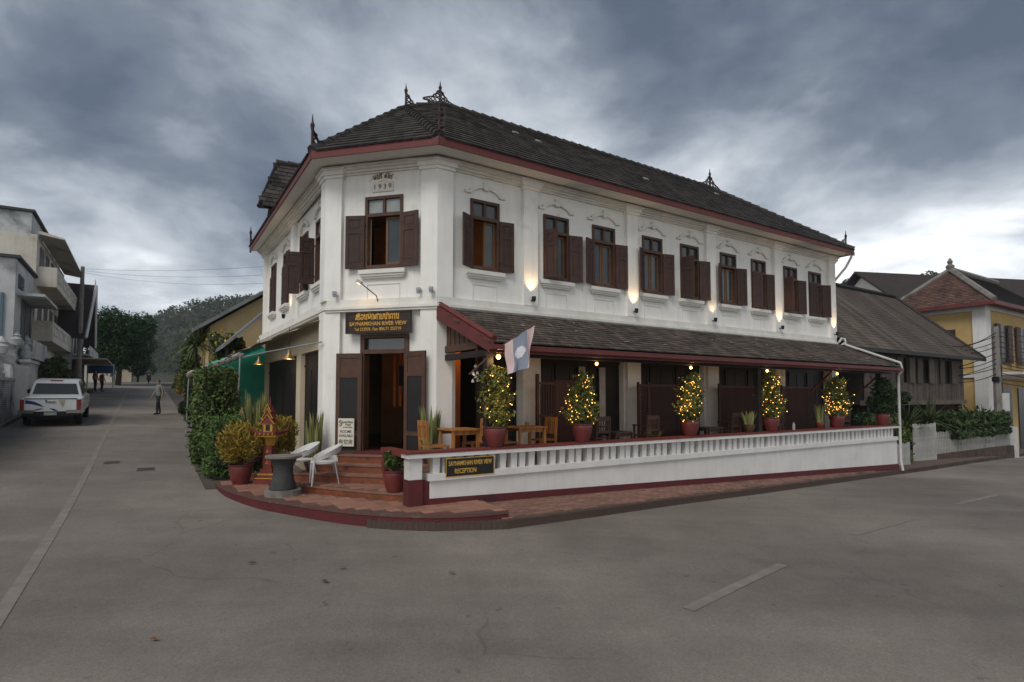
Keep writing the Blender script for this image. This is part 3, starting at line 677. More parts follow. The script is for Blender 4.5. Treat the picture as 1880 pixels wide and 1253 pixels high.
for (a,b), n in zip(BAYS[1:], (5,5,5,5)): folding(FR, a, b, .75, 3.30, .16, n)
for a, b in LD: folding(FL, LLEN-b, LLEN-a, .5, 3.25, LIN+.12, 4)
# pale curtain strips in the second bay
k = M()
for x in (3.95,4.62): k.box(x,x+.2,.06,.085,.8,2.85)
obj('curtain_strip', k, mat('pale_linen', (.42,.40,.37), (.32,.30,.28), 5, .9), hotel)

# ---------------------------------------------------------------- roofs
ZE = 7.30; OV = .72
def eave_pt(P, n1, d1, n2, d2, o1, o2):
    q1 = P+n1*o1; q2 = P+n2*o2; s = np.linalg.solve(np.array([d1,-d2]).T, q2-q1); X = q1+d1*s[0]; return Vector((X[0],X[1],ZE))
E2 = eave_pt(B,nR,dR,nC,dC,OV,OV); E1 = eave_pt(A,nC,dC,nL,dL,OV,.52)
E3 = WR(RLEN+.14,OV,ZE); E4 = WR(RLEN+.14,-6.8,ZE); E0 = WL(LLEN+.12,.38,ZE)
P1 = Vector((-1.97,15.22,10.05)); P2 = Vector((-2.84,14.87,9.76)); P3 = WR(12.9,-2.95,10.05); P0 = WL(LLEN+.12,-2.4,9.70); P5 = WR(3.0,-6.8,ZE); P6 = WL(LLEN+.12,-5.6,ZE)
roof = part('main_roof', hotel)
def deck(name, pts, m, parent, th=.06):
    L_ = [hl(p) for p in pts]; n = len(L_); k = M()
    nn = (L_[1]-L_[0]).cross(L_[2]-L_[0]).normalized()
    if nn.z < 0: L_ = L_[::-1]; nn = -nn
    k.add([tuple(p) for p in L_]+[tuple(p-Vector((0,0,th))) for p in L_], [tuple(range(n)), tuple(range(2*n-1,n-1,-1))]+[(i,n+i,n+(i+1)%n,(i+1)%n) for i in range(n)])
    return obj(name, k, m, parent)
faces = [([E1,E2,P2],'c'), ([E2,P1,P2],'f'), ([E2,E3,P3,P1],'r'), ([E3,E4,P3],'e'), ([E0,E1,P2,P0],'l')]
for f, _ in faces: deck('roof_deck', f, DECK, roof)
deck('roof_deck', [E4,P5,P1,P3], DECK, roof); deck('roof_deck', [P5,P6,P0,P2,P1], DECK, roof)
def layout(pts, tw, ex, eave=None):
    """tile matrices (hotel local) on a planar roof face whose first edge is the eave"""
    L_ = [hl(p) for p in pts]
    n = (L_[1]-L_[0]).cross(L_[2]-L_[0]).normalized(); n = n if n.z > 0 else -n
    u = Vector((0,0,1)).cross(n).normalized(); w = n.cross(u).normalized(); e0 = min(L_, key=lambda p: p.z)
    if w.z < 0: w = -w; u = -u
    poly = [((p-e0).dot(u),(p-e0).dot(w)) for p in L_]; umin = min(p[0] for p in poly); umax = max(p[0] for p in poly); wmax = max(p[1] for p in poly); out = []
    r = 0
    while r*ex < wmax:
        i = 0; x = umin+(tw/2 if r % 2 else 0)
        while x < umax:
            if inpoly((x, r*ex+ex*.45), poly):
                c = e0+u*(x+random.uniform(-.006,.006))+w*(r*ex+ex*.55)+n*.045
                X = Matrix((( u.x,w.x,n.x,c.x),(u.y,w.y,n.y,c.y),(u.z,w.z,n.z,c.z),(0,0,0,1))) @ Matrix.Rotation(-rad(5.5)+random.uniform(-.012,.012),4,'X') @ Matrix.Rotation(random.uniform(-.018,.018),4,'Z')
                out.append(X)
            x += tw
        r += 1
    return out
CAML = hl((0,0,CAMZ))
def lay_tiles(parent, mats_list, tw, ex, th, m1, mj, lim, name):
    me = mesh(name, M().box(-tw*.47,tw*.47,-ex*.68,ex*.62,-th/2,th/2), m1); mats_list.sort(key=lambda X: (X.translation-CAML).length)
    for X in mats_list[:lim]: put(name, me, parent, mat4=X)
    k = M()
    for X in mats_list[lim:]: k.T = X; k.box(-tw*.47,tw*.47,-ex*.68,ex*.62,-th/2,th/2)
    k.T = None; tag(obj(name+'_field', k, mj, parent), kind='stuff')
ALL = []
for f, c in faces: ALL += layout(f, .205, .26)
lay_tiles(roof, ALL, .205, .26, .036, TILE1, TILE, 300, 'roof_tile')
rcm = mesh('ridge_tile', M().tube([(0,0,0),(0,.05,0),(0,.36,0)], [.125,.115,.085], 8), RIDGE)
def ridge(a, b, parent, drop=0):
    a, b = hl(a), hl(b); d = b-a; n = int(d.length/.32)
    q = d.to_track_quat('Y','Z').to_matrix().to_4x4()
    for i in range(n): put('ridge_tile', rcm, parent, mat4=Matrix.Translation(a+d*(i/n)+Vector((0,0,.05))) @ q)
for a, b in ((E1,P2),(E2,P2),(P2,P1),(P1,P3),(E3,P3),(E4,P3)): ridge(a, b, roof)
# a few pale slipped tiles
k = M()
for s, o, z in ((3.0,-1.5,9.16),(3.6,-1.3,9.0),(6.9,-.55,8.42),(11.5,-1.6,9.2)): k.cbox(HI @ WR(s,o,z+.0), (.17,.10,.03), 0, rad(38))
tag(obj('pale_tile', k, TILEW, roof), kind='stuff')
# white soffit and red fascia round the eaves
k = M(); fk = M()
ev = [E4,E3,E2,E1,E0]; iw = [WR(RLEN,-6.3), WR(RLEN,0), Vector((B[0],B[1],0)), Vector((A[0],A[1],0)), WL(LLEN,-LIN)]
for i in range(4):
    q = [hl(ev[i]),hl(ev[i+1]),hl(iw[i+1]),hl(iw[i])]; zs = (7.20,7.20,7.235,7.235)
    k.add([(p.x,p.y,z) for p,z in zip(q,zs)]+[(p.x,p.y,z+.02) for p,z in zip(q,zs)], [(0,1,2,3),(7,6,5,4),(0,4,5,1),(1,5,6,2),(2,6,7,3),(3,7,4,0)])
    a, b = hl(ev[i]), hl(ev[i+1]); d = (b-a).normalized(); nn = Vector((-d.y,d.x,0))*.03
    if (a+nn-Vector((6,3,a.z))).length < (a-Vector((6,3,a.z))).length: nn = -nn
    fk.add([tuple(Vector((p.x,p.y,z))+e) for p in (a,b) for e in (Vector(),nn) for z in (7.165,7.335)], [(0,1,3,2),(4,6,7,5),(0,4,5,1),(2,3,7,6),(1,5,7,3),(0,2,6,4)])
obj('soffit', k, SOFF, hotel); obj('fascia', fk, FASC, roof)
# gablet that rides over the side eave
gf = [WL(4.1,.85,7.40), WL(4.1,-.6,7.55), WL(5.7,-1.6,9.42), WL(5.7,.12,9.30)]
gb = [WL(6.9,.12,7.80), WL(5.7,.12,9.30), WL(5.7,-1.6,9.42), WL(6.9,-1.0,7.90)]
gab = part('side_gablet', hotel)
for f in (gf, gb): deck('roof_deck', f, DECK, gab)
G = layout(gf, .19, .235)
lay_tiles(gab, G, .19, .235, .03, TILE1, TILE, 0, 'gablet_tile'); ridge(gf[3], gf[2], gab)
k = M(); a, b, c = hl(gf[0]), hl(gf[3]), hl(gb[0])
for p, q in ((a,b),(b,c)): k.tube([p,q], .06, 4)
obj('barge_board', k, POSTW, gab)
# carved ridge ornaments
def ring(k, c, r, t, ax):
    n = 10; k.tube([Vector(c)+Vector((ax[0]*math.cos(2*math.pi*i/n)*r, ax[1]*math.cos(2*math.pi*i/n)*r, math.sin(2*math.pi*i/n)*r)) for i in range(n+1)], t, 5)
def finial(p, d, h, sides):
    p = hl(p); d = (HI.to_3x3() @ Vector((d[0],d[1],0))).normalized(); k = M()
    k.tube([(0,0,-.15),(0,0,h*.55),(0,0,h*.72),(0,0,h*.80),(0,0,h)], [.032,.028,.05,.022,.006], 6)
    for s in sides:
        ax = (d.x*s, d.y*s)
        for x, z, r in ((.11,.12,.09),(.28,.10,.08),(.43,.06,.06),(.10,.30,.075),(.22,.25,.06),(.09,.44,.05),(.56,.03,.045)): ring(k, (ax[0]*x*h*1.25,ax[1]*x*h*1.25,z*h*1.1), r*h, .017*h+.006, ax)
        k.tube([(ax[0]*x*h*1.25,ax[1]*x*h*1.25,z*h) for x, z in ((.0,.62),(.06,.55),(.16,.40),(.30,.22),(.48,.13),(.66,.02))], .02*h+.004, 5)
        k.tube([(ax[0]*x*h*1.25,ax[1]*x*h*1.25,z*h) for x, z in ((0,-.02),(.3,-.02),(.66,-.03))], .02, 5)
    obj('ridge_finial', k, ORNW, roof, mat4=Matrix.Translation(p))
dch = (P2-E1); finial(E1+Vector((0,0,.03)), (dch.x,dch.y), .82, (1,)); finial(P2+Vector((0,0,.1)), (dR[0],dR[1]), .62, (1,)); finial(P1+Vector((0,0,.08)), (dR[0],dR[1]), .62, (1,-1))
d_ = P2-E2; finial(E2+Vector((0,0,.05)), (d_.x,d_.y), .68, (1,)); finial(P3+Vector((0,0,.1)), dR, .72, (1,-1)); d_ = P3-E3; finial(E3+Vector((-.2,.1,.05)), (d_.x,d_.y), .72, (1,)); finial(E0, (dL[0]*-1,dL[1]*-1), .8, (1,))

# ---------------------------------------------------------------- veranda: lean-to roof, posts, fittings
ver = part('veranda', hotel)
VO = 2.05; VT = [WR(-.02,.10,3.93), WR(RLEN+.06,.10,3.95)]; VE = [WR(.12,VO,3.06), WR(RLEN+.06,VO,3.08)]
vq = [VE[0],VE[1],VT[1],VT[0]]
vr = deck('veranda_roof', vq, DECK, ver, .05)
lay_tiles(vr, layout(vq, .155, .165), .155, .165, .024, VTILE1, VTILE, 300, 'veranda_tile')
k = M()
for i in range(14):
    s = random.uniform(.8,15); o = random.uniform(.25,1.9); z = 3.93-(o-.1)/(VO-.1)*.87+.085
    k.cbox(hl(WR(s,o,z)), (random.uniform(.05,.13),random.uniform(.03,.08),.012), random.uniform(0,3), rad(24))
tag(obj('pale_tile', k, TILEW, vr), kind='stuff')
k = M(); k.box(.05,RLEN+.1,-VO-.05,-VO-.01,2.90,3.06); k.box(.05,RLEN+.1,-VO-.16,-VO-.055,2.955,3.035)
obj('fascia', k, FASC, ver)
k = M(); a, b = hl(VT[0]), hl(VE[0])
k.add([(a.x-.03,a.y,a.z+.08),(b.x-.03,b.y-.06,b.z+.06),(b.x-.03,b.y-.06,b.z-.17),(a.x-.03,a.y,a.z-.20),(a.x+.03,a.y,a.z+.08),(b.x+.03,b.y-.06,b.z+.06),(b.x+.03,b.y-.06,b.z-.17),(a.x+.03,a.y,a.z-.20)], [(0,3,2,1),(4,5,6,7),(0,1,5,4),(1,2,6,5),(2,3,7,6),(3,0,4,7)])
k.tube([(a.x+.05,a.y,a.z+.12),(b.x+.05,b.y-.03,b.z+.11)], .06, 6)
obj('barge_board', k, FASC, ver)
k = M(); k.box(.15,RLEN+.2,-.11,-.04,3.98,4.02); k.box(.15,RLEN+.2,-.16,-.02,3.90,3.98); obj('flashing', k, CONC, ver)
for s in (.22, 8.55, 15.2): obj('post', M().box(s-.07,s+.07,-1.85,-1.71,.7,2.96), POSTW, ver)
k = M(); k.box(.12,RLEN+.04,-1.86,-1.72,2.86,2.96); k.box(.15,.27,-1.72,-.1,2.86,2.98); obj('wall_plate', k, POSTW, ver)
k = M(); k.box(.14,.26,-1.5,-.12,3.02,3.16)
for i in range(7): k.yz([(-1.5+.2*i,3.16),(-1.34+.2*i,3.16),(-1.34+.2*i,3.30+.07*i),(-1.5+.2*i,3.22+.07*i)], .17,.2)
obj('gable_boards', k, WOOD2, ver)
k = M()
for s in np.arange(.6,RLEN,.62): k.add([(s,-.12,3.80),(s+.06,-.12,3.80),(s+.06,-VO,2.94),(s,-VO,2.94),(s,-.12,3.88),(s+.06,-.12,3.88),(s+.06,-VO,3.02),(s,-VO,3.02)], [(0,3,2,1),(4,5,6,7),(0,1,5,4),(1,2,6,5),(2,3,7,6),(3,0,4,7)])
obj('rafter', k, POSTW, ver)
for s in (12.2, 15.2):
    for q in (1,): obj('brace', M().tube([(s+.02,-1.15,2.25),(s+.02,-1.86,2.9)], .03, 6), FASC, ver)
# veranda floor
obj('veranda_floor', M().box(-1.0,RLEN+.05,-1.86,.05,.2,.75), TERRB, ver)
# downpipe
k = M(); k.tube([(RLEN+.14,-.66,7.12),(RLEN+.12,-.45,6.75),(RLEN+.05,-.06,6.3)], .045, 8); k.cbox((RLEN+.14,-.68,7.2),(.12,.12,.12))
k2 = M(); k2.tube([(RLEN+.03,-.18,4.05),(RLEN+.1,-.25,4.2),(RLEN+.16,-.32,4.18),(RLEN+.17,-.36,3.96),(RLEN+.17,-VO-.05,3.22),(RLEN+.17,-VO-.1,3.0),(RLEN+.17,-2.02,2.8),(RLEN+.19,-2.0,.0),(RLEN+.19,-2.05,-.35)], .042, 8)
obj('downpipe', k, PIPEW, hotel, smooth=True); obj('downpipe', k2, PIPEW, hotel, smooth=True)
# ceiling lamps under the veranda eave and the wall uplights: real lamps
def lamp(name, p, e, r, parent=None, col=(1,.60,.24), spot=None, rot=None):
    l = bpy.data.lights.new(name, 'SPOT' if spot else 'POINT'); l.energy = e; l.color = col; l.shadow_soft_size = r
    if spot: l.spot_size = rad(spot); l.spot_blend = .8
    o = bpy.data.objects.new(name, l); COL.objects.link(o); o.location = p
    if rot is not None: o.rotation_euler = rot
    if parent: o.parent = parent
    return o
for s, o, z in ((.34,-1.95,2.86),(2.9,-1.78,2.82),(5.9,-1.78,2.82),(9.0,-1.78,2.82),(12.6,-1.78,2.82)):
    f = part('eave_lamp', hotel, Matrix.Translation((s,o,z))); k = M(); k.lathe([(.03,.10),(.05,.06),(.03,.02)], 10); obj('lamp_holder', k, IRON, f)
    obj('bulb', M().ball((0,0,-.02), .034 if s > 1 else .045, 6), BULB, f); lamp('bulb_light', (0,-.02,-.09), 3.5, .04, f)
for s, e in zip(PIL, (7,7,3,7,7)):
    f = part('wall_uplight', hotel, Matrix.Translation((s,-.22,4.36))); k = M(); k.lathe([(.035,-.06),(.05,0),(.052,.06),(.04,.062)], 10); k.box(-.012,.012,0,.12,-.03,-.005); obj('lamp_body', k, IRON, f)
    obj('lamp_glass', M().lathe([(.038,.05),(.038,.058)], 10), BULB, f)
    lamp('uplight_light', (0,-.03,.09), e*2.6, .03, f, (1,.66,.34), 80, (rad(180-8),0,0))
for F, x, y in ((FC,tC-.35,-.16),(FC,.28,-.2),(FC,tC-.05,-.2)):
    f = part('dead_uplight', hotel, F @ Matrix.Translation((x,y,4.34))); k = M(); k.lathe([(.035,-.06),(.05,0),(.052,.06),(.04,.062)], 10); k.box(-.012,.012,0,.12,-.03,-.005); obj('lamp_body', k, STEEL, f)
f = part('wall_uplight', hotel, FL @ Matrix.Translation((LLEN-4.05,LIN-.3,4.36))); k = M(); k.lathe([(.035,-.06),(.05,0),(.052,.06),(.04,.062)], 10); obj('lamp_body', k, IRON, f); lamp('uplight_light', (0,0,.09), 13, .03, f, (1,.66,.34), 75, (rad(172),0,0))
# swan-neck sign lamp
f = part('sign_lamp', hotel, FC @ Matrix.Translation((1.22,-.05,4.22))); k = M(); k.tube([(.05,-.05,-.06),(.05,-.12,.05),(-.10,-.38,.22),(-.17,-.42,.30)], .011, 6); obj('lamp_arm', k, IRON, f)
obj('lamp_head', M().cbox((-.19,-.43,.30),(.12,.07,.07),0,0,.5), STEEL, f); obj('lamp_glass', M().cbox((-.19,-.44,.262),(.08,.05,.01),0,0,.5), BULB, f)
lamp('sign_light', (-.15,-.42,.22), 3.2, .03, f, (1,.68,.36), 130, (rad(25),0,0))
# rooms: a warm lamp upstairs by the corner window, one in the lobby, one in the first bay
for F, p, e in ((FC,(1.55,2.2,6.0),6),(FR,(2.2,.85,6.6),4),(FC,(.35,2.6,3.6),6),(FR,(.75,.6,3.45),6),(FR,(10.6,1.8,6.6),3),(FR,(4.2,1.6,6.6),3)):
    f = part('room_lamp', hotel, F @ Matrix.Translation(p)); obj('lamp_shade', M().lathe([(.07,-.14),(.09,-.1),(.11,.02),(.08,.12)], 10), mat('lit_shade', (1,.42,.08), None, 3, .6, emit=1.0), f); lamp('room_light', (0,-.18,-.2), e, .08, f)
# ---------------------------------------------------------------- balustrade wall of the veranda
bal = thing('balustrade_wall', 'long white balustrade wall with red capping and red base along the river pavement', 'wall', (B[0],B[1],0), RZ_R)
BO, BI = -1.95, -1.76
def zline(s): return .36-.029*(s+1)
k = M(); S0, S1 = -1.03, 15.92
def slab(k, s0, s1, y0, y1, a0, a1, b0, b1):       # bottom z a0->a1, top z b0->b1 along s
    k.add([(s0,y0,a0),(s1,y0,a1),(s1,y1,a1),(s0,y1,a0),(s0,y0,b0),(s1,y0,b1),(s1,y1,b1),(s0,y1,b0)], [(0,3,2,1),(4,5,6,7),(0,1,5,4),(1,2,6,5),(2,3,7,6),(3,0,4,7)])
slab(k, S0, S1, BO, BI, zline(S0), zline(S1), .68, .66); obj('wall_panel', k, WHITE2, bal)
k = M(); slab(k, S0-.04, S1+.02, BO-.025, BI+.02, -.2, -1.0, zline(S0), zline(S1)); obj('red_base', k, REDW, bal)
for a, b in ((S0,11.0),(11.015,S1)): obj('lower_rail', M().box(a-.03,b,BO-.05,BI+.03,.66,.775), WHITE2, bal)
k = M(); k.box(-1.46,S1+.05,BO-.07,BI+.05,1.06,1.132); obj('upper_rail', k, WHITE2, bal)
k = M(); k.box(-1.48,S1+.06,BO-.08,BI+.06,1.132,1.17); obj('capping', k, REDP, bal)
bme = mesh('baluster', M().add([(-.058,BO+.02,.77),(.058,BO+.02,.77),(.058,BI-.02,.77),(-.058,BI-.02,.77),(-.072,BO+.02,1.065),(.072,BO+.02,1.065),(.072,BI-.02,1.065),(-.072,BI-.02,1.065)], [(0,3,2,1),(4,5,6,7),(0,1,5,4),(1,2,6,5),(2,3,7,6),(3,0,4,7)]), WHITE2)
for i in range(73): put('baluster', bme, bal, (S0+.1+i*.2305, 0, 0), random.uniform(-.02,.02))
k = M(); k.box(-1.42,-1.18,BO-.01,BI+.01,.70,1.06); obj('end_pier', k, WHITE2, bal); obj('pier_base', M().box(-1.43,-1.17,BO-.02,BI+.02,.2,.70), REDW, bal)
k = M(); k.box(-1.17,-1.02,BO+.02,BI-.02,.2,.66); obj('pier_link', k, REDW, bal)
k = M(); k.box(-1.42,-1.2,BI+.05,-.6,1.06,1.15); k.box(-1.40,-1.22,-.75,-.6,.7,1.06); obj('return_rail', k, REDP, bal)

# ---------------------------------------------------------------- signs
sg = thing('hotel_signboard', 'dark wooden hotel signboard with gold lettering above the corner door', 'signboard', tuple(WC(1.27,.16,3.48)), RZ_C)
k = M(); k.box(-.74,.74,-.03,.03,0,.43); obj('board', k, SIGNB, sg)
k = M(); k.box(-.76,.76,-.045,.035,-.02,.012); k.box(-.76,.76,-.045,.035,.418,.45); k.box(-.76,-.728,-.045,.035,.012,.418); k.box(.728,.76,-.045,.035,.012,.418); obj('board_frame', k, SIGNB, sg)
k = M(); strokes(k, 'eh^onp~ksayn*aKan', .118, 0, .275, -.036, .17); obj('lao_lettering', k, GOLD, sg)
T_ = lambda x, z, y=-.034: Matrix.Translation((x,y,z))
text('lettering', 'SAYNAMKHAN RIVER VIEW', .118, GOLD, sg, T_(.0,.145), .006, .92, .0012)
text('lettering', 'Tel 212976  Fax: 856.71 253719', .098, GOLD, sg, T_(0,.035), .006, .86, .0008)
rs = thing('reception_sign', 'black board with yellow hand lettering for reception hung on the balustrade', 'sign', tuple(WR(-.27,1.985,.70)), RZ_R)
k = M(); k.box(-.49,.49,-.02,.015,0,.33); ro = obj('board', k, BLACKP, rs)
k = M()
for a in ((-.49,.49,.318,.33),(-.49,.49,0,.012)): k.box(a[0],a[1],-.024,-.018,a[2],a[3])
for a in (-.49,.478): k.box(a,a+.012,-.024,-.018,.012,.318)
YEL = mat('yellow_lettering', (.60,.38,.07), (.48,.29,.05), 9, .5); obj('border', k, YEL, rs)
text('lettering', 'SAYNAMKHAN RIVER VIEW', .115, YEL, rs, T_(0,.195,-.022), .003, .615, .001); text('lettering', 'RECEPTION', .115, YEL, rs, T_(-.1,.06,-.022), .003, .72, .001)
vs = thing('rooms_sign', 'pale rooms available board with black letters hung on the left door leaf', 'sign', tuple(WC(2.0,.16,1.03)), RZ_C)
PAPER = mat('sign_paper', (.62,.58,.48), (.54,.50,.41), 4, .8); INK = mat('black_ink', (.012,.012,.012), None, 4, .7)
obj('board', M().box(-.19,.19,-.012,.012,0,.60), PAPER, vs); k = M(); k.tube([(-.12,0,.60),(0,.01,.66),(.12,0,.60)], .004, 5); obj('hanging_wire', k, IRON, vs)
for s, sz, x, z, sx in (('S',.17,-.13,.44,1.0),('aynamkhan',.072,.03,.50,.85),('Hotel',.062,.05,.445,.9),('in Luang Prabang',.036,.04,.40,.9),('ROOMS',.082,0,.29,.95),('AVAILABLE',.082,0,.20,.83),('有空房',.115,0,.055,1.0)):
    text('lettering', s, sz, INK, vs, T_(x,z,-.014), .002, sx, .0006)

# ---------------------------------------------------------------- leaves and pots
def quads_from(C, size, asp, up=.0, jit=.35, dirs=None):
    n = len(C); d = rng.normal(size=(n,3)) if dirs is None else dirs+rng.normal(size=(n,3))*jit
    d[:,2] += up; d /= np.linalg.norm(d,axis=1)[:,None]+1e-9
    t = np.cross(d, rng.normal(size=(n,3))); t /= np.linalg.norm(t,axis=1)[:,None]+1e-9
    s = (size*rng.uniform(.65,1.35,size=n))[:,None]; h = np.cross(d,t)*s*.12
    return np.stack([C-d*s*.5, C+t*s*asp*.5+h, C+d*s*.5, C-t*s*asp*.5+h], axis=1)
def ell(n, c, r, shell=.55, lumps=0, seed_lumps=None):
    d = rng.normal(size=(n,3)); d /= np.linalg.norm(d,axis=1)[:,None]
    rr = (shell+(1-shell)*rng.random(n))[:,None]
    if lumps: 
        L_ = rng.normal(size=(lumps,3)); L_ /= np.linalg.norm(L_,axis=1)[:,None]; m_ = np.max(d@L_.T,axis=1); rr = rr*(.66+.40*np.clip((m_-.55)/.45,0,1))[:,None]
    return np.array(c)+d*rr*np.array(r)
def pot_mesh(r, h, m, n=18):
    k = M(); k.lathe([(r*.60,0),(r*.66,.02*h),(r*.86,h*.38),(r,h*.78),(r*.97,h*.9),(r*1.04,h*.93),(r*1.05,h),(r*.9,h),(r*.88,h*.9)], n); return mesh('pot', k, m, True)
def potted(name, label, cat, p, pr, ph, m, group=None, soil=True):
    t = thing(name, label, cat, p, random.uniform(0,6), group); put('pot', pot_mesh(pr,ph,m), t)
    obj('soil', M().lathe([(pr*.86,ph*.86),(pr*.86,ph*.88)], 14), SOIL, t); return t
NTH = ('first','second','third','fourth','fifth')
for i, (s, hh, rr, taper, lit, lab) in enumerate(((.33,1.50,.33,.25,1,'tall lumpy topiary tree with few lights in red pot beside the flag'),
        (2.43,1.47,.45,.80,1,'broad cone topiary tree with warm lights in red pot before the slatted screen'),
        (5.75,1.52,.39,.70,1,'leaning cone topiary tree with dense warm lights, third pot along the balustrade'),
        (9.01,1.58,.38,.35,1,'column topiary tree with dense warm lights, fourth pot along the balustrade'),
        (12.37,1.50,.38,.2,2,'loose forked topiary tree lit only near its red pot, fifth along the balustrade'),
        (15.2,1.55,.40,.3,0,'unlit dark topiary tree in red pot at the far end of the balustrade'))):
    ph = .38; t = potted('topiary_tree', lab, 'potted tree', tuple(WR(s,1.855,1.17)), .215, ph, POT, 'topiary trees in red pots on the balustrade')
    H = hh-ph+.02; C = []; nc = 30
    for q_ in range(nc):                            # leaf clumps round a ragged column
        z = (q_+rng.random())/nc; a_ = q_*2.4+rng.normal()*.5; pr_ = rr*(1-taper*z)*(.55+z*4 if z < .1 else 1)*(1-max(0,(z-.88)/.12)*.6); lean = .12*z if i == 2 else 0
        c_ = (math.cos(a_)*pr_*rng.uniform(.25,.72)+lean, math.sin(a_)*pr_*rng.uniform(.25,.72), ph+.03+z*(H-.1)); cr_ = pr_*rng.uniform(.34,.62)+.03
        C.append(ell(95, c_, (cr_,cr_,cr_*.95), .45))
    for q_ in range(26):                            # stray shoots
        z = rng.random(); a_ = rng.random()*6.283; pr_ = rr*(1-taper*z)*.95; d_ = np.array([math.cos(a_),math.sin(a_),.7]); C.append(np.array([math.cos(a_)*pr_*.8,math.sin(a_)*pr_*.8,ph+.05+z*(H-.08)])+d_*np.linspace(0,rng.uniform(.08,.2),7)[:,None]+rng.normal(size=(7,3))*.012)
    C = np.concatenate(C); C = C[C[:,2] > ph-.06]
    k = M(); k.quads(quads_from(C, .088, .42, .3)); obj('crown', k, LF_TOPI_LIT if lit else LF_DARK, t)  # lit crowns take the glow-brightened leaf colour, the unlit one a dark leaf
    k = M(); k.tube([(0,0,ph*.8),(.01,.02,ph+.3),(0,0,hh*.75)], [.022,.018,.008], 6); obj('trunk', k, BARK, t)
    if lit:
        m_ = 95 if i else 60; zz = rng.random(m_)**(1.0 if lit == 1 else 2.2)*.86; an = rng.random(m_)*6.283
        rr2 = rr*(1-taper*zz)*np.where(zz < .12, .65+zz*3, 1)*1.02*(1+.15*np.sin(an*3+zz*11+i))
        k = M(); pts = []
        pick = C[rng.permutation(len(C))]; rad_ = np.hypot(pick[:,0],pick[:,1]); zf = (pick[:,2]-ph)/H; ok_ = (rad_ > rr*.45*(1-taper*zf)) & (zf < .9) & ((zf < rng.random(len(zf))*1.1) if lit == 2 else (zf > -1))
        for c in pick[ok_][:150 if i else 75]: k.ball(tuple(c*np.array([1.06,1.06,1])), rng.uniform(.006,.0115), 4)
        tag(obj('string_lights', k, FAIRY, t), kind='stuff')
        lamp('string_glow', (0,-.45,ph+.45), 3.2, .3, t, (1,.55,.18))
def blades(k, n, h, w, spread, r0=.08, curl=.15):
    for i in range(n):
        a = random.uniform(0,6.283); r = r0*math.sqrt(random.random()); H = h*random.uniform(.6,1.05); tl = spread*random.uniform(.2,1); ww = w*random.uniform(.7,1.2)
        dx, dy = math.cos(a), math.sin(a); ta = a+random.uniform(-1,1)+1.57; tx, ty = math.cos(ta)*ww/2, math.sin(ta)*ww/2; vs = []; m_ = 5
        for j in range(m_+1):
            f = j/m_; x = dx*(r+tl*H*(f**1.6)); y = dy*(r+tl*H*(f**1.6)); z = H*f-curl*H*tl*f**3; q = (1-.0*f) if f < .55 else max(.02, 1-((f-.55)/.45)**1.5)
            vs += [(x-tx*q,y-ty*q,z),(x+dx*.012*q,y+dy*.012*q,z),(x+tx*q,y+ty*q,z)]
        k.add(vs, [(3*j+e,3*j+1+e,3*j+4+e,3*j+3+e) for j in range(m_) for e in (0,1)])
def snake(label, p, pr, ph, m, n, h, spread=.16, group='snake plants in pots'):
    t = potted('snake_plant', label, 'potted plant', p, pr, ph, m, group); k = M(); k.T = Matrix.Translation((0,0,ph*.85)); blades(k, n, h, .062, spread, pr*.75); k.T = None
    obj('leaves', k, LF_SNAKE, t); return t
snake('tall snake plant in brown tub against the left side of the corner doorway', tuple(WC(2.62,.42,.54)), .21, .30, POTB, 46, 1.0)
snake('tall snake plant in brown tub between the corner doorway and the pine chair', tuple(WC(-.05,.42,.75)), .2, .28, POTB, 46, .95)
snake('large yellowish snake plant clump behind the spirit house', tuple(WL(1.95,1.15,.55)), .3, .5, POTB, 64, 1.3, .2)
snake('short snake plant in dark pot on the balustrade, nearest the fourth lit tree', tuple(WR(8.2,1.75,1.17)), .15, .2, POTB, 16, .42, .35)
snake('snake plant in terracotta pot on the balustrade just before the fifth lit tree', tuple(WR(11.6,1.75,1.17)), .13, .17, POT, 16, .6, .25)
snake('low spiky snake plant on the veranda floor behind the third lit tree', tuple(WR(5.1,1.3,.75)), .16, .25, POTB, 18, .55, .5)
def croton(label, p, pr, ph, r, zc, n, seed_m=LF_CROT, size=.13):
    t = potted('croton', label, 'potted plant', p, pr, ph, POT); k = M()
    C = ell(n, (0,0,zc), r, .5, 16); dirs = (C-np.array([0,0,zc-.25])); dirs /= np.linalg.norm(dirs,axis=1)[:,None]
    k.quads(quads_from(C, size, .2, .2, .55, dirs)); obj('leaves', k, seed_m, t)
    k = M()
    for a in range(5): k.tube([(0,0,ph*.85),(.12*math.cos(a*1.3),.12*math.sin(a*1.3),ph+.25),(.22*math.cos(a*1.3),.22*math.sin(a*1.3),zc)], [.018,.014,.006], 5)
    obj('stems', k, BARK, t); return t
croton('yellow-green croton in a big plum red pot at the end of the platform', (-5.75,12.15,.25), .24, .42, (.48,.46,.46), .88, 2600)
croton('golden croton bush standing behind the spirit house', tuple(WL(1.1,.75,.37)), .24, .42, (.50,.46,.52), .92, 2800)
t = potted('leafy_pot_plant', 'small bright green leafy plant in red glazed pot by the balustrade end', 'potted plant', (-2.12,10.40,.372), .22, .40, POT)
k = M(); C = ell(420, (0,0,.60), (.24,.24,.20), .3, 8); k.quads(quads_from(C, .12, .45, .3)); obj('leaves', k, leafm('bright_leaf', (.085,.125,.03), (.05,.09,.022)), t)

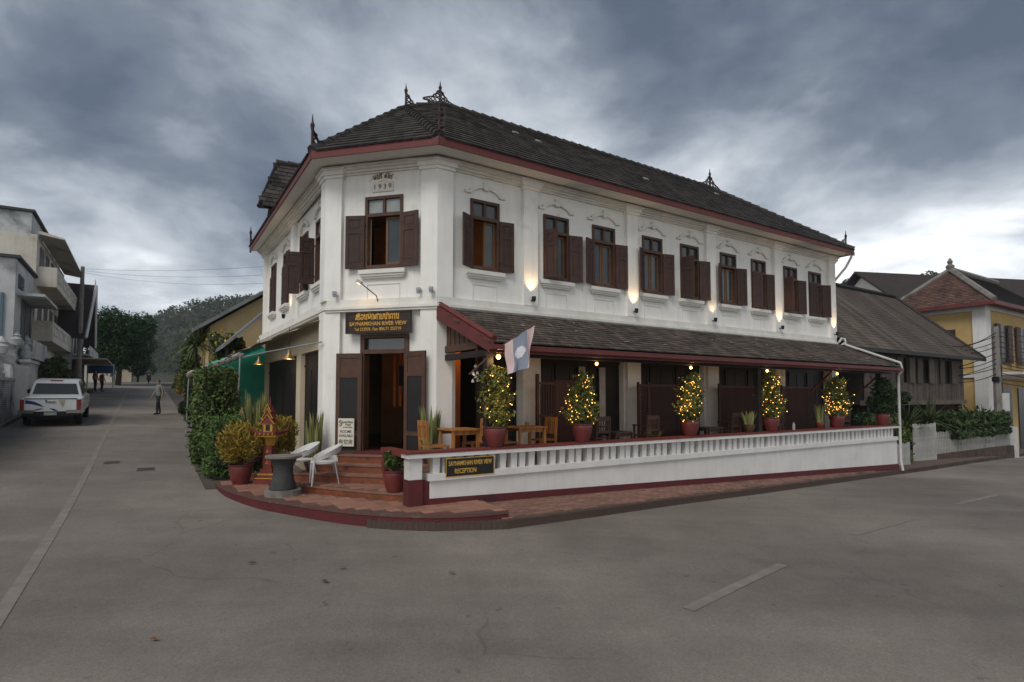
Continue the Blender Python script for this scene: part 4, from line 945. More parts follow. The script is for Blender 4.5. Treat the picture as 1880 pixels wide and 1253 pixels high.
# ---------------------------------------------------------------- spirit house, drum table, white chairs
sh = spirit = thing('spirit_house', 'red and gold spirit house on a pillar among the crotons', 'shrine', (-5.22,12.30,.25), RZ_C+.2)
k = M()
for a, b, z0, z1 in ((.30,.30,0,.10),(.26,.26,.10,.16),(.22,.22,.16,.26),(.17,.17,.26,.34)): k.box(-a,a,-b,b,z0,z1)
k.box(-.12,.12,-.12,.12,.34,.84); obj('pillar', k, REDP, sh)
k = M(); k.lathe([(.13,.84),(.15,.86),(.20,.98),(.26,1.04),(.26,1.06)], 4); k.box(-.3,.3,-.28,.28,1.06,1.10); cap = obj('capital', k, GOLDP, sh)
k = M(); k.box(-.33,.33,-.31,.31,1.10,1.17)
for sx in (-1,1):
    for sy in (-1,1): k.tube([(sx*.28,sy*.27,1.16),(sx*.36,sy*.34,1.20),(sx*.40,sy*.38,1.29)], [.05,.035,.008], 6)
obj('platform', k, REDP, sh)
k = M(); k.box(-.13,.13,-.11,.11,1.17,1.38); hs_ = obj('shrine_house', k, GOLDP, sh)
obj('shrine_opening', M().box(-.06,.06,-.116,-.10,1.19,1.33), DARK, hs_)
k = M()
for w, z0, z1 in ((.20,1.36,1.55),(.15,1.48,1.68),(.10,1.62,1.78)): k.xz([(-w,z0),(w,z0),(.0,z1)], -.15,.15)
k.tube([(0,0,1.74),(0,0,1.86),(0,0,1.98)], [.03,.018,.004], 6); obj('shrine_roof', k, REDP, sh)
k = M()
for w, z0, z1 in ((.22,1.35,1.56),(.17,1.47,1.70),(.11,1.62,1.80)):
    for sx in (-1,1): k.tube([(sx*(w+.03),-.16,z0+.03),(sx*w*.9,-.16,z0),(0,-.16,z1)], [.006,.018,.012], 5)
for z in (.45,.58,.70): k.lathe([(.01,z-.06),(.05,z),(.01,z+.07)], 4, (0,-.122,0))
for x in (-.24,-.12,0,.12,.24): k.lathe([(.005,1.08),(.025,1.12),(.004,1.17)], 4, (x,-.33,0))
k.box(-.265,.265,-.265,-.245,.12,.145); k.box(-.225,.225,-.225,-.215,.20,.235); tag(obj('gold_ornament', k, GOLDP, sh), kind='stuff')
spirit.scale = (.76,.76,.94)
dt = thing('drum_table', 'dark stone drum-shaped table with round top in front of the white chairs', 'table', (-4.30,10.78,.372), .3); dt.scale = (.9,.9,.98)
k = M(); k.lathe([(.27,0),(.275,.03),(.225,.16),(.195,.30),(.20,.42),(.245,.53),(.26,.58)], 22); obj('drum_base', k, STONE, dt, smooth=True)
k = M(); k.lathe([(.30,.58),(.36,.60),(.365,.635),(.34,.64)], 24); obj('table_top', k, STONET, dt, smooth=True)
obj('plinth', M().lathe([(.36,-.14),(.36,-.005)], 20), CONC, dt)
def woven_chair(label, p, rz):
    t = thing('woven_chair', label, 'chair', p, rz, 'white woven chairs on the corner terrace')
    k = M(); k.lathe([(.235,.405),(.25,.415),(.25,.435),(.235,.445)], 20); obj('seat', k, RATT, t, smooth=True)
    n = 26; k = M(); vs = []                                   # hoop back: tall behind, sloping down to arms
    for i in range(n+1):
        a = rad(-125+250*i/n); f = math.cos(a/2*1.06)**2; zt = .44+.34*f**.8; zb = zt-.05-.10*f; r = .275+.05*f
        x, y = math.sin(a)*r, math.cos(a)*r
        vs += [(x,y,zb),(x*1.06,y*1.06+.02*f,zt),(x*.95,y*.95,zb),(x*1.01,y*1.01+.02*f,zt)]
    fs = []
    for i in range(n): a = 4*i; b = a+4; fs += [(a,b,b+1,a+1),(a+2,a+3,b+3,b+2),(a+1,b+1,b+3,a+3),(a,a+2,b+2,b)]
    k.add(vs, fs+[(0,1,3,2),(4*n,4*n+2,4*n+3,4*n+1)]); obj('backrest', k, RATT, t, smooth=True)
    for sx in (-1,1):
        obj('leg', M().tube([(sx*.23,-.19,.50),(sx*.225,-.20,.40),(sx*.235,-.23,0)], [.022,.024,.014], 8), RATT, t)
        obj('leg', M().tube([(sx*.18,.20,.43),(sx*.21,.28,0)], [.018,.013], 8), STEEL, t)
    return t
woven_chair('white woven round-back chair on the terrace, the one nearer the doorway steps', (-3.72,11.30,.384), RZ_C+rad(-52)); woven_chair('white woven round-back chair on the terrace, the one nearer the spirit house', (-4.32,11.72,.384), RZ_C+rad(-40))

# ---------------------------------------------------------------- veranda furniture and screens
def chair(name, label, p, rz, m, arms=False, group=None):
    t = thing(name, label, 'chair', p, rz, group); w, d, sh_, bh = .42, .42, .45, .90
    obj('seat', M().box(-w/2,w/2,-d/2,d/2,sh_-.03,sh_), m, t)
    for sx in (-1,1):
        obj('leg', M().box(sx*(w/2-.022)-.02,sx*(w/2-.022)+.02,-d/2,-d/2+.04,0,sh_-.03 if not arms else .66), m, t)
        obj('leg', M().cbox((sx*(w/2-.022),d/2-.0,bh/2),(.04,.04,bh),0,-.06), m, t)
        if arms: obj('arm', M().box(sx*(w/2-.022)-.03,sx*(w/2-.022)+.03,-d/2-.02,d/2,.66,.69), m, t)
    k = M(); k.cbox((0,d/2+.03,bh-.04),(w,.025,.10)); obj('back_rail', k, m, t); k = M(); k.cbox((0,d/2+.015,sh_+.12),(w-.06,.02,.05)); obj('lower_rail', k, m, t)
    k = M()
    for i in range(5): k.cbox((-w/2+.07+i*.07,d/2+.022,(sh_+.12+bh-.08)/2),(.03,.014,bh-.2-sh_),0,-.06)
    tag(obj('back_slats', k, m, t), kind='stuff'); return t
def table(label, p, rz, m, w=.62, d=.62, h=.74, group=None):
    t = thing('dining_table', label, 'table', p, rz, group); obj('table_top', M().box(-w/2,w/2,-d/2,d/2,h-.03,h), m, t)
    k = M(); 
    for y in (-d/2+.05,d/2-.07): k.box(-w/2+.06,w/2-.06,y,y+.02,h-.11,h-.03)
    obj('apron', k, m, t)
    for sx in (-1,1):
        for sy in (-1,1): obj('leg', M().box(sx*(w/2-.05)-.026,sx*(w/2-.05)+.026,sy*(d/2-.05)-.026,sy*(d/2-.05)+.026,0,h-.03), m, t)
    return t
VZ = .752
GP = 'honey pine chairs on the veranda'
table('small square honey pine table on the veranda nearest the corner door', tuple(WR(-.08,1.2,VZ)), RZ_R, PINE)
chair('pine_chair', 'honey pine chair at the very end of the veranda beside the snake plant', tuple(WR(-.62,1.25,VZ)), RZ_R+rad(90), PINE, False, GP)
chair('pine_chair', 'honey pine chair between the nearest pine table and the tall topiary', tuple(WR(.38,1.05,VZ)), RZ_R+rad(-90), PINE, False, GP)
table('honey pine table with napkin holder behind the tall topiary', tuple(WR(1.45,1.2,VZ)), RZ_R, PINE, .7, .62)
chair('pine_chair', 'honey pine chair half hidden behind the tall topiary pot', tuple(WR(.92,1.2,VZ)), RZ_R+rad(90), PINE, False, GP)
chair('pine_chair', 'honey pine chair on the far side of the napkin holder table', tuple(WR(2.0,1.05,VZ)), RZ_R+rad(-90), PINE, False, GP)
nh = thing('napkin_holder', 'small cup of white napkins on the pine table', 'napkins', tuple(WR(1.5,1.2,VZ+.741))); obj('cup', M().lathe([(.04,0),(.05,.08)], 10), PINE, nh); k = M(); k.cbox((.02,0,.13),(.07,.04,.16),.4,0,.2); obj('napkin', k, FROST, nh)
GA = 'dark brown armchairs along the veranda'
for s, lab in ((3.3,'dark brown armchair just right of the second lit tree'),(4.85,'dark brown slatted armchair before the first lattice screen'),(8.0,'dark brown slatted armchair between the third and fourth lit trees'),(9.9,'dark brown armchair half hidden right of the fourth lit tree'),(13.6,'dark brown armchair in the far veranda bay')):
    chair('armchair', lab, tuple(WR(s,1.3,VZ)), RZ_R+rad(180), TEAK, True, GA)
for s, lab in ((4.0,'low dark table between two armchairs on the veranda'),(7.2,'low dark table in the middle veranda bay')): table(lab, tuple(WR(s,1.2,VZ)), RZ_R, TEAK, .6, .6, .55)
wb = thing('water_bottle', 'white plastic bottle standing on the balustrade capping', 'bottle', tuple(WR(10.1,1.84,1.17))); obj('body', M().lathe([(.035,0),(.037,.02),(.037,.14),(.016,.19)], 10), FROST, wb); obj('cap', M().lathe([(.017,.19),(.017,.215)], 8), FROST, wb)
def lattice(label, s0, s1, o, z0, z1, step=.075):
    t = thing('lattice_screen', label, 'screen', tuple(WR(s0,o,z0)), RZ_R, 'lattice screens on the veranda'); w = s1-s0; h = z1-z0
    k = M(); k.box(0,.05,-.025,.025,0,h+.05); k.box(w-.05,w,-.025,.025,0,h+.05); k.box(.05,w-.05,-.02,.02,h-.06,h); k.box(.05,w-.05,-.02,.02,0,.06); obj('frame', k, LATT, t)
    k = M()
    for sg_, y in ((1,-.008),(-1,.008)):
        x = -h
        while x < w+h:
            a, b = (x,0.0), (x+sg_*h,h) if sg_ > 0 else (x-h,h)
            pts = []
            for p, q in ((a,b),):
                t0, t1 = 0.0, 1.0; dx = q[0]-p[0]
                ta, tb = (.05-p[0])/dx, (w-.05-p[0])/dx; ta, tb = min(ta,tb), max(ta,tb); t0, t1 = max(0,ta), min(1,tb)
                if t1-t0 > .02:
                    P_ = (p[0]+dx*t0, h*t0); Q_ = (p[0]+dx*t1, h*t1); d = Vector((Q_[0]-P_[0],Q_[1]-P_[1])).normalized(); nx, nz = -d.y*.012, d.x*.012
                    k.xz([(P_[0]-nx,P_[1]-nz),(Q_[0]-nx,Q_[1]-nz),(Q_[0]+nx,Q_[1]+nz),(P_[0]+nx,P_[1]+nz)], y-.005, y+.005)
            x += step
    obj('lattice', k, LATT, t)
for s0, s1, o, lab in ((5.35,5.75,.55,'narrow lattice screen panel, left wing of the first lattice pair'),(5.85,7.0,.45,'wide lattice screen panel before the third bay'),(8.55,10.35,.55,'wide lattice screen behind the fourth lit tree'),(10.95,11.4,.6,'narrow lattice panel right of the fourth lit tree'),(11.7,13.7,.5,'wide dark lattice screen in the far veranda bay')): lattice(lab, s0, s1, o, VZ, 2.42)
st = thing('slatted_screen', 'dark wooden screen of upright slats behind the second lit tree', 'screen', tuple(WR(2.05,.75,VZ)), RZ_R)
k = M(); k.box(0,.07,-.03,.03,0,1.85)
for z in (.04,.42,.9,1.62): k.box(.07,.5,-.015,.015,z,z+.05)
obj('frame', k, LATT, st)
sm_ = mesh('slat', M().box(-.012,.012,-.01,.01,.05,1.66), LATT)
for i in range(6): put('slat', sm_, st, (.13+i*.07,0,0))
k = M(); k.box(.52,1.2,.0,.03,.02,1.72); pn = obj('panel', k, LATT, st)
for i in range(8): obj('batten', M().box(.55+i*.085,.575+i*.085,-.012,.0,.03,1.70), LATT, pn)
wc = thing('wind_chime', 'string of small hanging bells beside the corner pilaster', 'wind chime', tuple(WR(.33,1.1,2.3)), 0)
k = M(); k.tube([(0,0,-.15),(0,0,.62)], .004, 4); obj('string', k, IRON, wc)
for x, z in ((0,.42),(.04,.28),(-.04,.27),(.05,.14),(-.05,.12),(0,.2)): obj('bell', M().lathe([(.032,z-.04),(.026,z),(.006,z+.03)], 8, (x,0,0)), STEEL, wc)

# ---------------------------------------------------------------- flag on a slanting pole
fl = thing('flag', 'faded red and blue flag with white disc on a slanting pole at the veranda corner', 'flag', tuple(WR(-.05,1.8,2.45)), RZ_R)
k = M(); k.tube([(-.2,-.1,.05),(.25,-.36,.52),(.92,-.60,1.0)], .016, 6); obj('pole', k, WOOD2, fl)
FR_ = mat('faded_flag_red', (.56,.43,.41), (.50,.37,.35), 4, .85); FB_ = mat('faded_flag_blue', (.22,.24,.29), (.18,.20,.25), 4, .85); FW_ = mat('flag_white', (.60,.60,.60), (.5,.5,.52), 4, .85)
P00, P10, P11, P01 = Vector((.90,-.6,.98)), Vector((.36,-.42,.60)), Vector((.36,-.52,.04)), Vector((.76,-.62,.20)); n = 20; k = M()
gv = []
for j in range(n+1):
    for i in range(n+1):
        a, b = i/n, j/n; p = P00.lerp(P10,a).lerp(P01.lerp(P11,a), b); p = p+Vector((0,.045*math.sin(a*7+b*3)*b-.03*b,.0)); gv.append(p+Vector((.02*math.sin(b*9+a*2)*b,.035*math.sin(a*13+b*2)*(.3+b),0)))
k.v = [tuple(p) for p in gv]; nn = n+1
for j in range(n):
    for i in range(n):
        a, b = (i+.5)/n, (j+.5)/n; d = math.hypot((a-.5)*1.0,(b-.5)*1.35)
        k.f.append((j*nn+i,j*nn+i+1,(j+1)*nn+i+1,(j+1)*nn+i)); k.mi.append(2 if d < .2 else 1 if .25 < a < .75 else 0)
obj('cloth', k, [FR_,FB_,FW_], fl, smooth=True)

# ---------------------------------------------------------------- awning on the hill-road side, pendant lamps
aw = thing('canvas_awning', 'beige canvas awning stretched along the hill-road side of the hotel', 'awning', (A[0],A[1],0), RZ_L)
k = M(); pts = []
for i in range(13):
    s = .3+i*.72; o = .15+.85*i/12; pts += [(-s,.1,3.92),(-s,-o,3.80-.30*i/12+.03*math.sin(i*2.1))]
k.add(pts, [(2*i,2*i+1,2*i+3,2*i+2) for i in range(12)]); k.add([(p[0],p[1],p[2]+.012) for p in pts], [(2*i,2*i+2,2*i+3,2*i+1) for i in range(12)]); obj('canvas', k, CANVAS, aw)
k = M(); k.tube([(.1,-.15,3.3),(-4,-.7,3.3),(-8.9,-1.05,3.3)], .018, 6); obj('front_rod', k, STEEL, aw)
# second, older awning further up with its rolled edge and steel poles
a2 = thing('rolled_awning', 'grey striped awning with bunched edge on thin steel poles beside the hedge', 'awning', tuple(WL(0,0,0)), RZ_L)
k = M(); P_ = []
for i in range(9):
    f = i/8; P_ += [(-8.8-.3*f,-.9-1.35*f,3.50-.62*f+.03*math.sin(i*3)),(-6.4-.3*f,-.9-1.35*f,3.45-.62*f+.05*math.sin(i*3+1))]
k.add(P_, [(2*i,2*i+1,2*i+3,2*i+2) for i in range(8)]); obj('canvas', k, CANVAS, a2)
k = M()
for i in range(9):
    f = i/8; c = Vector((-6.4-.3*f,-.9-1.35*f,3.36-.62*f)); k.tube([c+Vector((.0,.08,.04)), c, c+Vector((.02,-.08,-.05))], [.05,.09,.05], 7)
obj('bunched_edge', k, mat('grey_canvas', (.20,.19,.18), (.12,.115,.11), 3, .9), a2)
for x, y, zt in ((-6.5,-2.2,2.85),(-6.35,-1.6,3.08),(-6.3,-1.0,3.3),(-8.8,-2.2,2.9)): obj('pole', M().tube([(x,y,.2),(x+.03,y+.05,zt)], .02, 6), STEEL, a2)
tp = thing('green_tarp', 'bright green tarpaulin sheet hung under the grey awning', 'tarpaulin', tuple(WL(9.3,0,0)), RZ_L)
k = M(); nx, nz = 10, 6; vs = []
for j in range(nz+1):
    for i in range(nx+1):
        a, b = i/nx, j/nz; vs.append((.2-.1*a, .3-1.9*a, 3.75-.65*a-b*(2.0-.5*a)+.04*math.sin(a*9+b*4)))
k.add(vs, [(j*(nx+1)+i,j*(nx+1)+i+1,(j+1)*(nx+1)+i+1,(j+1)*(nx+1)+i) for j in range(nz) for i in range(nx)]); obj('sheet', k, TARP, tp, smooth=True)
k = M(); k.add([(.2,.3,3.77),(.1,-1.6,3.12),(-1.3,-1.5,3.3),(-1.3,.3,4.1)], [(0,1,2,3)]); obj('top_sheet', k, TARP, tp)
for (s, o, z, e, lab) in ((1.9,.42,3.02,3.0,'brass cone pendant lamp hanging beside the first side door'),(5.4,.55,3.05,2.2,'brass cone pendant lamp further up the side wall near the awning poles')):
    pl = thing('pendant_lamp', lab, 'lamp', tuple(WL(s,o,z)), 0, 'pendant lamps on the side wall'); k = M(); k.lathe([(.15,0),(.14,.02),(.05,.12),(.035,.17),(.03,.24)], 16); obj('shade', k, mat('brass_shade', (.36,.24,.10), (.26,.17,.07), 4, .4, metal=.6), pl, smooth=True)
    k = M(); k.tube([(0,0,.24),(0,0,.8)], .008, 5); obj('stem', k, IRON, pl); obj('bulb', M().ball((0,0,.04), .04, 6), BULB, pl); lamp('pendant_light', (0,0,-.05), e, .05, pl)
# glass insulators on the far corner
for z in (6.45,6.0):
    ins = part('insulator', hotel, FL @ Matrix.Translation((-.06,.2,z))); k = M(); k.tube([(.08,0,-.08),(-.06,0,-.08),(-.1,0,0)], .012, 5); k.lathe([(.05,.0),(.035,.04),(.05,.06),(.02,.10)], 8, (-.1,0,0)); obj('insulator_body', k, IRON, ins)
def gl(s, o, dz=0): q = WL(s,o); return (q.x,q.y,gz(q.x,q.y)+dz)
# ================================================================ hill road, far side
GREYW = mat('weathered_concrete_wall', (.52,.53,.52), (.36,.37,.37), .8, .92, .15, 10, streak=.5, dirt=((.12,.125,.125),.7,.52))
CRMW = mat('old_cream_wall', (.58,.54,.45), (.45,.41,.35), .8, .92, .15, 10, streak=.4, dirt=((.17,.16,.14),.7,.55))
DKWIN = mat('dark_window_opening', (.035,.032,.030), (.022,.02,.019), 2, .35)
GSHUT = mat('grey_shutter', (.15,.155,.16), (.10,.105,.11), 3, .7)
LROOF = mat('dark_house_roof', (.048,.034,.030), (.030,.024,.022), 1.5, .9, .4, 12)
def LB(k, s0, s1, o0, o1, z0, z1): return k.box(-s1,-s0,-o1,-o0,z0,z1)
def lroot(name, label, cat, group=None): return thing(name, label, cat, (A[0],A[1],0), RZ_L, group)
tb = lroot('apartment_house', 'weathered three-storey concrete house with two long balconies across the hill road', 'building'); tb.location = (-4.645,14.267,-.895); tb.scale = (1.13,)*3
k = M(); LB(k,23.4,35,8.0,18,0,10.7); obj('wall', k, CRMW, tb); k = M(); LB(k,23.4,35,8.25,18,10.7,11.75); obj('attic_wall', k, GREYW, tb)
k = M(); LB(k,18.6,23.4,8.05,18,0,8.5); obj('wing_wall', k, GREYW, tb)
k = M(); LB(k,23.2,35.2,8.1,18.2,11.75,11.87); LB(k,18.4,23.4,7.9,18,8.5,8.62); obj('roof_slab', k, mat('dark_slab', (.06,.06,.062), None, 2, .9), tb)
k = M(); k.add([(-23.6,-8,10.78),(-34.9,-8,10.78),(-34.9,-6.95,10.62),(-23.6,-6.95,10.62),(-23.6,-8,10.95),(-34.9,-8,10.95),(-34.9,-6.95,10.70),(-23.6,-6.95,10.70)], [(0,1,2,3),(7,6,5,4),(0,4,5,1),(1,5,6,2),(2,6,7,3),(3,7,4,0)]); obj('canopy', k, CRMW, tb)
for z, s0, s1 in ((8.3,23.6,34.8),(5.5,22.8,34.2)):
    bl = part('balcony', tb); k = M(); LB(k,s0,s1,7.2,8.0,z-.14,z); LB(k,s0,s1,7.2,7.3,z,z+.85); LB(k,s0,s0+.1,7.3,8.0,z,z+.85); LB(k,s1-.1,s1,7.3,8.0,z,z+.85)
    obj('balcony_slab', k, CRMW, bl)
    for i in range(5):
        a = s0+.5+i*(s1-s0-.6)/5; k = M()
        for q in ((a,a+1.6,z+.2,z+.26),(a,a+1.6,z+.62,z+.68),(a,a+.07,z+.26,z+.62),(a+1.53,a+1.6,z+.26,z+.62)): LB(k,q[0],q[1],7.17,7.2,q[2],q[3])
        obj('relief_panel', k, GREYW, bl)
for z0, z1 in ((8.4,10.2),(5.6,7.5),(2.0,4.6)):
    for i in range(5):
        a = 24.4+i*2.1; w = part('window', tb); k = M(); LB(k,a,a+.95,7.97,8.05,z0,z1); obj('opening', k, DKWIN, w); k = M(); LB(k,a-.07,a,7.95,8.0,z0,z1); LB(k,a+.95,a+1.02,7.95,8.0,z0,z1); LB(k,a-.07,a+1.02,7.95,8.0,z1,z1+.08); obj('frame', k, GSHUT, w)
for a, z0, z1, wd in ((26,10.95,11.5,.6),(30.5,10.9,11.35,.7),(20.2,5.2,7.0,.8),(21.6,5.2,7.0,.8)):
    w = part('window', tb); k = M(); o_ = 8.22 if z0 > 9 else 8.02; LB(k,a,a+wd,o_,o_+.1,z0,z1); obj('opening', k, DKWIN, w)
    k = M(); LB(k,a-.06,a,o_-.03,o_+.05,z0,z1); LB(k,a+wd,a+wd+.06,o_-.03,o_+.05,z0,z1); obj('frame', k, GSHUT, w)
k = M(); LB(k,19.2,20.2,8.0,8.05,7.35,7.95)
for i in range(5): LB(k,19.2,20.2,7.96,8.0,7.38+.11*i,7.42+.11*i)
obj('vent_grille', k, GSHUT, tb)
k = M(); LB(k,19.0,23.4,7.1,8.05,7.0,7.12); obj('wing_canopy', k, GREYW, tb); k = M(); LB(k,19.2,22.9,7.4,8.05,4.3,4.42); LB(k,19.2,22.9,7.4,7.48,4.42,5.1); obj('wing_balcony', k, GREYW, tb)
k = M(); LB(k,18.52,18.6,8.4,8.5,0.5,7.0); obj('drainpipe', k, mat('blue_pipe', (.10,.16,.20), None, 3, .6), tb)
# near end wall has a door-sized opening and stains; windows on it
for o_, z0 in ((10,5.4),(12.5,5.4),(10,8.9)):
    w = part('window', tb); k = M(); s_ = 18.56 if z0 < 8 else 23.36; LB(k,s_,s_+.1,o_,o_+1.0,z0,z0+1.3); obj('opening', k, DKWIN, w)
# gabled house beyond
gh = lroot('gabled_house', 'white gabled house with steep dark roof beyond the power pole', 'house')
k = M(); s0, s1, zc, zt, o0 = 37.5, 45.5, 6.6, 10.6, 7.6; sm2 = (s0+s1)/2
k.yz([(-o0,1.5),(-o0,zc),(-16,zc),(-16,1.5)][::-1], -s1, -s0); k.xz([(-s1,zc),(-s0,zc),(-sm2,zt-.15)], -o0-6, -o0); obj('wall', k, mat('pale_house_wall', (.46,.47,.46), (.36,.37,.37), 1, .9, streak=.3), gh)
rf = part('roof', gh)
for a in (s0-.7, s1+.7):
    k = M(); k.add([(-a,-o0+.7,zc-.45),(-sm2,-o0+.9,zt),(-sm2,-16,zt),(-a,-16,zc-.45),(-a,-o0+.7,zc-.33),(-sm2,-o0+.9,zt+.14),(-sm2,-16,zt+.14),(-a,-16,zc-.33)], [(0,1,2,3),(7,6,5,4),(0,4,5,1),(3,2,6,7),(0,3,7,4),(1,5,6,2)]); obj('roof_slope', k, LROOF, rf)
    k = M(); k.tube([(-a,-o0+.75,zc-.36),(-sm2,-o0+.95,zt+.1)], .11, 4); obj('barge_board', k, PIPEW, rf)
k = M(); k.tube([(-sm2,-o0+.9,zt),(-sm2,-o0+.9,zt+.6)], [.06,.02], 5); obj('finial', k, PIPEW, rf)
for a in (38.3,40.2,42.1,44.0):
    w = part('window', gh); k = M(); LB(k,a,a+1.0,o0-.04,o0+.05,5.2,6.5); obj('opening', k, DKWIN, w)
k = M(); LB(k,37.2,46,6.6,7.6,5.0,5.1); LB(k,37.2,46,6.6,6.68,5.1,5.7); obj('balcony', k, GREYW, gh); k = M(); LB(k,37,47,5.6,7.6,4.75,4.83); obj('shop_awning', k, CANVAS, gh)
k = M(); LB(k,37.3,46,7.5,7.62,1.5,4.7); obj('shop_front', k, DARK, gh)
# far low shops past the crest
for (s0, o0, c, lab) in ((62,6.2,CRMW,'far low shop with dark tin roof at the top of the hill road'),(72,4.6,CREAM,'far yellowish shop with lean-to roof past the crest')):
    fs = lroot('shop_house', lab, 'shop'); k = M(); LB(k,s0,s0+8,o0,o0+6,2.5,6.0); obj('wall', k, c, fs); k = M(); k.add([(-s0+.4,-o0+1.6,5.2),(-s0-8.4,-o0+1.6,5.2),(-s0-8.4,-o0-6,7.4),(-s0+.4,-o0-6,7.4)], [(0,1,2,3)]); obj('roof', k, LROOF, fs)
    for i in range(3): k = M(); LB(k,s0+.7+i*2.4,s0+2.3+i*2.4,o0-.04,o0+.02,3.3,5.0); obj('shop_opening', k, DKWIN, fs)
# compound wall: painted brick, plank gate, stone balustrade
def brickmat():
    m = mat('painted_brick', (.60,.58,.55), (.48,.46,.44), 1.5, .92, dirt=((.13,.12,.115),1.1,.50)); nt = m.node_tree; N = nt.nodes; L = nt.links; b = N['Principled BSDF']
    br = N.new('ShaderNodeTexBrick'); br.inputs['Scale'].default_value = 1; br.inputs['Brick Width'].default_value = .24; br.inputs['Row Height'].default_value = .085; br.inputs['Mortar Size'].default_value = .008
    br.inputs['Color1'].default_value = (1,1,1,1); br.inputs['Color2'].default_value = (.82,.82,.82,1); br.inputs['Mortar'].default_value = (.35,.34,.33,1)
    tc = N.new('ShaderNodeTexCoord'); sp = N.new('ShaderNodeSeparateXYZ'); cb = N.new('ShaderNodeCombineXYZ'); L.new(tc.outputs['Object'], sp.inputs[0]); L.new(sp.outputs[0], cb.inputs[0]); L.new(sp.outputs[2], cb.inputs[1]); L.new(cb.outputs[0], br.inputs[0])
    src = b.inputs['Base Color'].links[0].from_socket; mx = N.new('ShaderNodeMix'); mx.data_type = 'RGBA'; mx.blend_type = 'MULTIPLY'; mx.inputs[0].default_value = 1; L.new(src, mx.inputs[6]); L.new(br.outputs[0], mx.inputs[7]); L.new(mx.outputs[2], b.inputs['Base Color'])
    bp = N.new('ShaderNodeBump'); bp.inputs['Strength'].default_value = .6; bp.inputs['Distance'].default_value = .01; L.new(br.outputs[0], bp.inputs['Height']); L.new(bp.outputs[0], b.inputs['Normal']); return m
PBRICK = brickmat(); WPLANK = mat('white_planks', (.56,.55,.53), (.46,.45,.43), 2, .8, streak=.35)
cw = lroot('compound_wall', 'whitewashed brick compound wall with stone balustrade beside the parked pickup', 'wall')
k = M(); LB(k,4,19.3,8.05,8.3,-.4,2.75); LB(k,23.0,26.2,8.05,8.4,0,3.75); obj('brick_panel', k, PBRICK, cw)
for i in range(12): obj('gate_plank', (lambda q: LB(q,19.36+i*.3,19.63+i*.3,8.04,8.1,1.0,3.5+random.uniform(-.03,.03)))(M()), WPLANK, cw)
k = M(); LB(k,4,19.3,8.0,8.36,2.75,2.88); LB(k,22.9,26.3,8.0,8.45,3.75,3.9); LB(k,19.3,23,8.1,8.2,.5,3.4); obj('coping', k, GREYW, cw)
for i in range(40): LB(k,4.2+i*.36,4.4+i*.36,8.0,8.05,2.5,2.68) if False else None
k = M(); LB(k,6,19.2,8.32,8.55,3.72,3.84); LB(k,6,19.2,8.34,8.53,2.9,3.08); LB(k,19.2,26,8.5,8.7,4.4,4.52); LB(k,19.2,26,8.5,8.7,3.6,3.72); obj('balustrade_rail', k, GREYW, cw)
ub = mesh('stone_baluster', M().lathe([(.05,0),(.09,.1),(.11,.22),(.06,.40),(.05,.52),(.09,.66)], 8), GREYW)
for i in range(36): put('stone_baluster', ub, cw, (-6.2-i*.36,-8.43,3.07))
for i in range(18): put('stone_baluster', ub, cw, (-19.5-i*.36,-8.6,3.74))
um = mesh('stone_urn', M().lathe([(.12,0),(.2,.05),(.24,.2),(.28,.34),(.18,.45),(.22,.52),(.1,.68),(.03,.78)], 10), GREYW, True)
for s_, o_, z_ in ((12.5,8.43,3.84),(15.8,8.43,3.84),(19.2,8.5,3.9),(22.9,8.6,4.52),(26.0,8.6,4.52),(23.4,8.25,3.9),(25.8,8.25,3.9)): put('stone_urn', um, cw, (-s_,-o_,z_))
# utility pole with wires
def tubeobj(name, pts, r, m, parent=None): return obj(name, M().tube(pts, r, 6), m, parent)
up = thing('power_pole', 'tall concrete power pole beside the balconied house across the hill road', 'pole', tuple(WL(37.2,7.2,2.0)))
obj('shaft', M().tube([(0,0,0),(0,0,9.3)], [.17,.12], 8), CONC, up)
def wire(pts, sag, r=.012, n=14):
    a, b = Vector(pts[0]), Vector(pts[1]); return [a.lerp(b,i/n)-Vector((0,0,sag*4*(i/n)*(1-i/n))) for i in range(n+1)]
for i in range(3):
    w = obj('power_wire', M().tube([Vector(p)-Vector(WL(37.2,7.2,2.0)) for p in wire((WL(37.2,7.15,11.15-.13*i), WL(15,-7,9.4-.4*i)), .4+.2*i)], .007, 4), IRON, up)
# big tree and roadside shrubs
def tree(name, label, p, r, zc, h, n, m, size=.35, lumps=22, trunk_r=.2, cat='tree', group=None):
    t = thing(name, label, cat, p, 0, group); k = M(); k.tube([(0,0,-.2),(.1,0,h*.3),(0,.1,zc-.2*r[2]),(0,0,zc+.4*r[2])], [trunk_r,trunk_r*.8,trunk_r*.6,trunk_r*.2], 8)
    for i in range(6):
        a = i*1.05+random.random(); k.tube([(0,0,h*.28+i*.1),(math.cos(a)*r[0]*.4,math.sin(a)*r[1]*.4,zc),(math.cos(a)*r[0]*.75,math.sin(a)*r[1]*.75,zc+random.uniform(-.2,.45)*r[2])], [trunk_r*.5,trunk_r*.3,.03], 6)
    obj('trunk', k, BARK, t); k = M()
    nc = lumps; d = rng.normal(size=(nc,3)); d /= np.linalg.norm(d,axis=1)[:,None]; cc = np.array([0,0,zc])+d*np.array(r)*rng.uniform(.35,.80,size=(nc,1))
    for c in cc: k.quads(quads_from(ell(n//nc, c, np.array(r)*rng.uniform(.28,.42), .55), size, .5))
    obj('crown', k, m, t); return t
tree('street_tree', 'big round dark green tree at the crest of the hill road', tuple(WL(53,5.4,3.1)), (3.4,3.4,3.6), 4.6, 4.2, 15000, LF_TREE, .30, 60, .28)
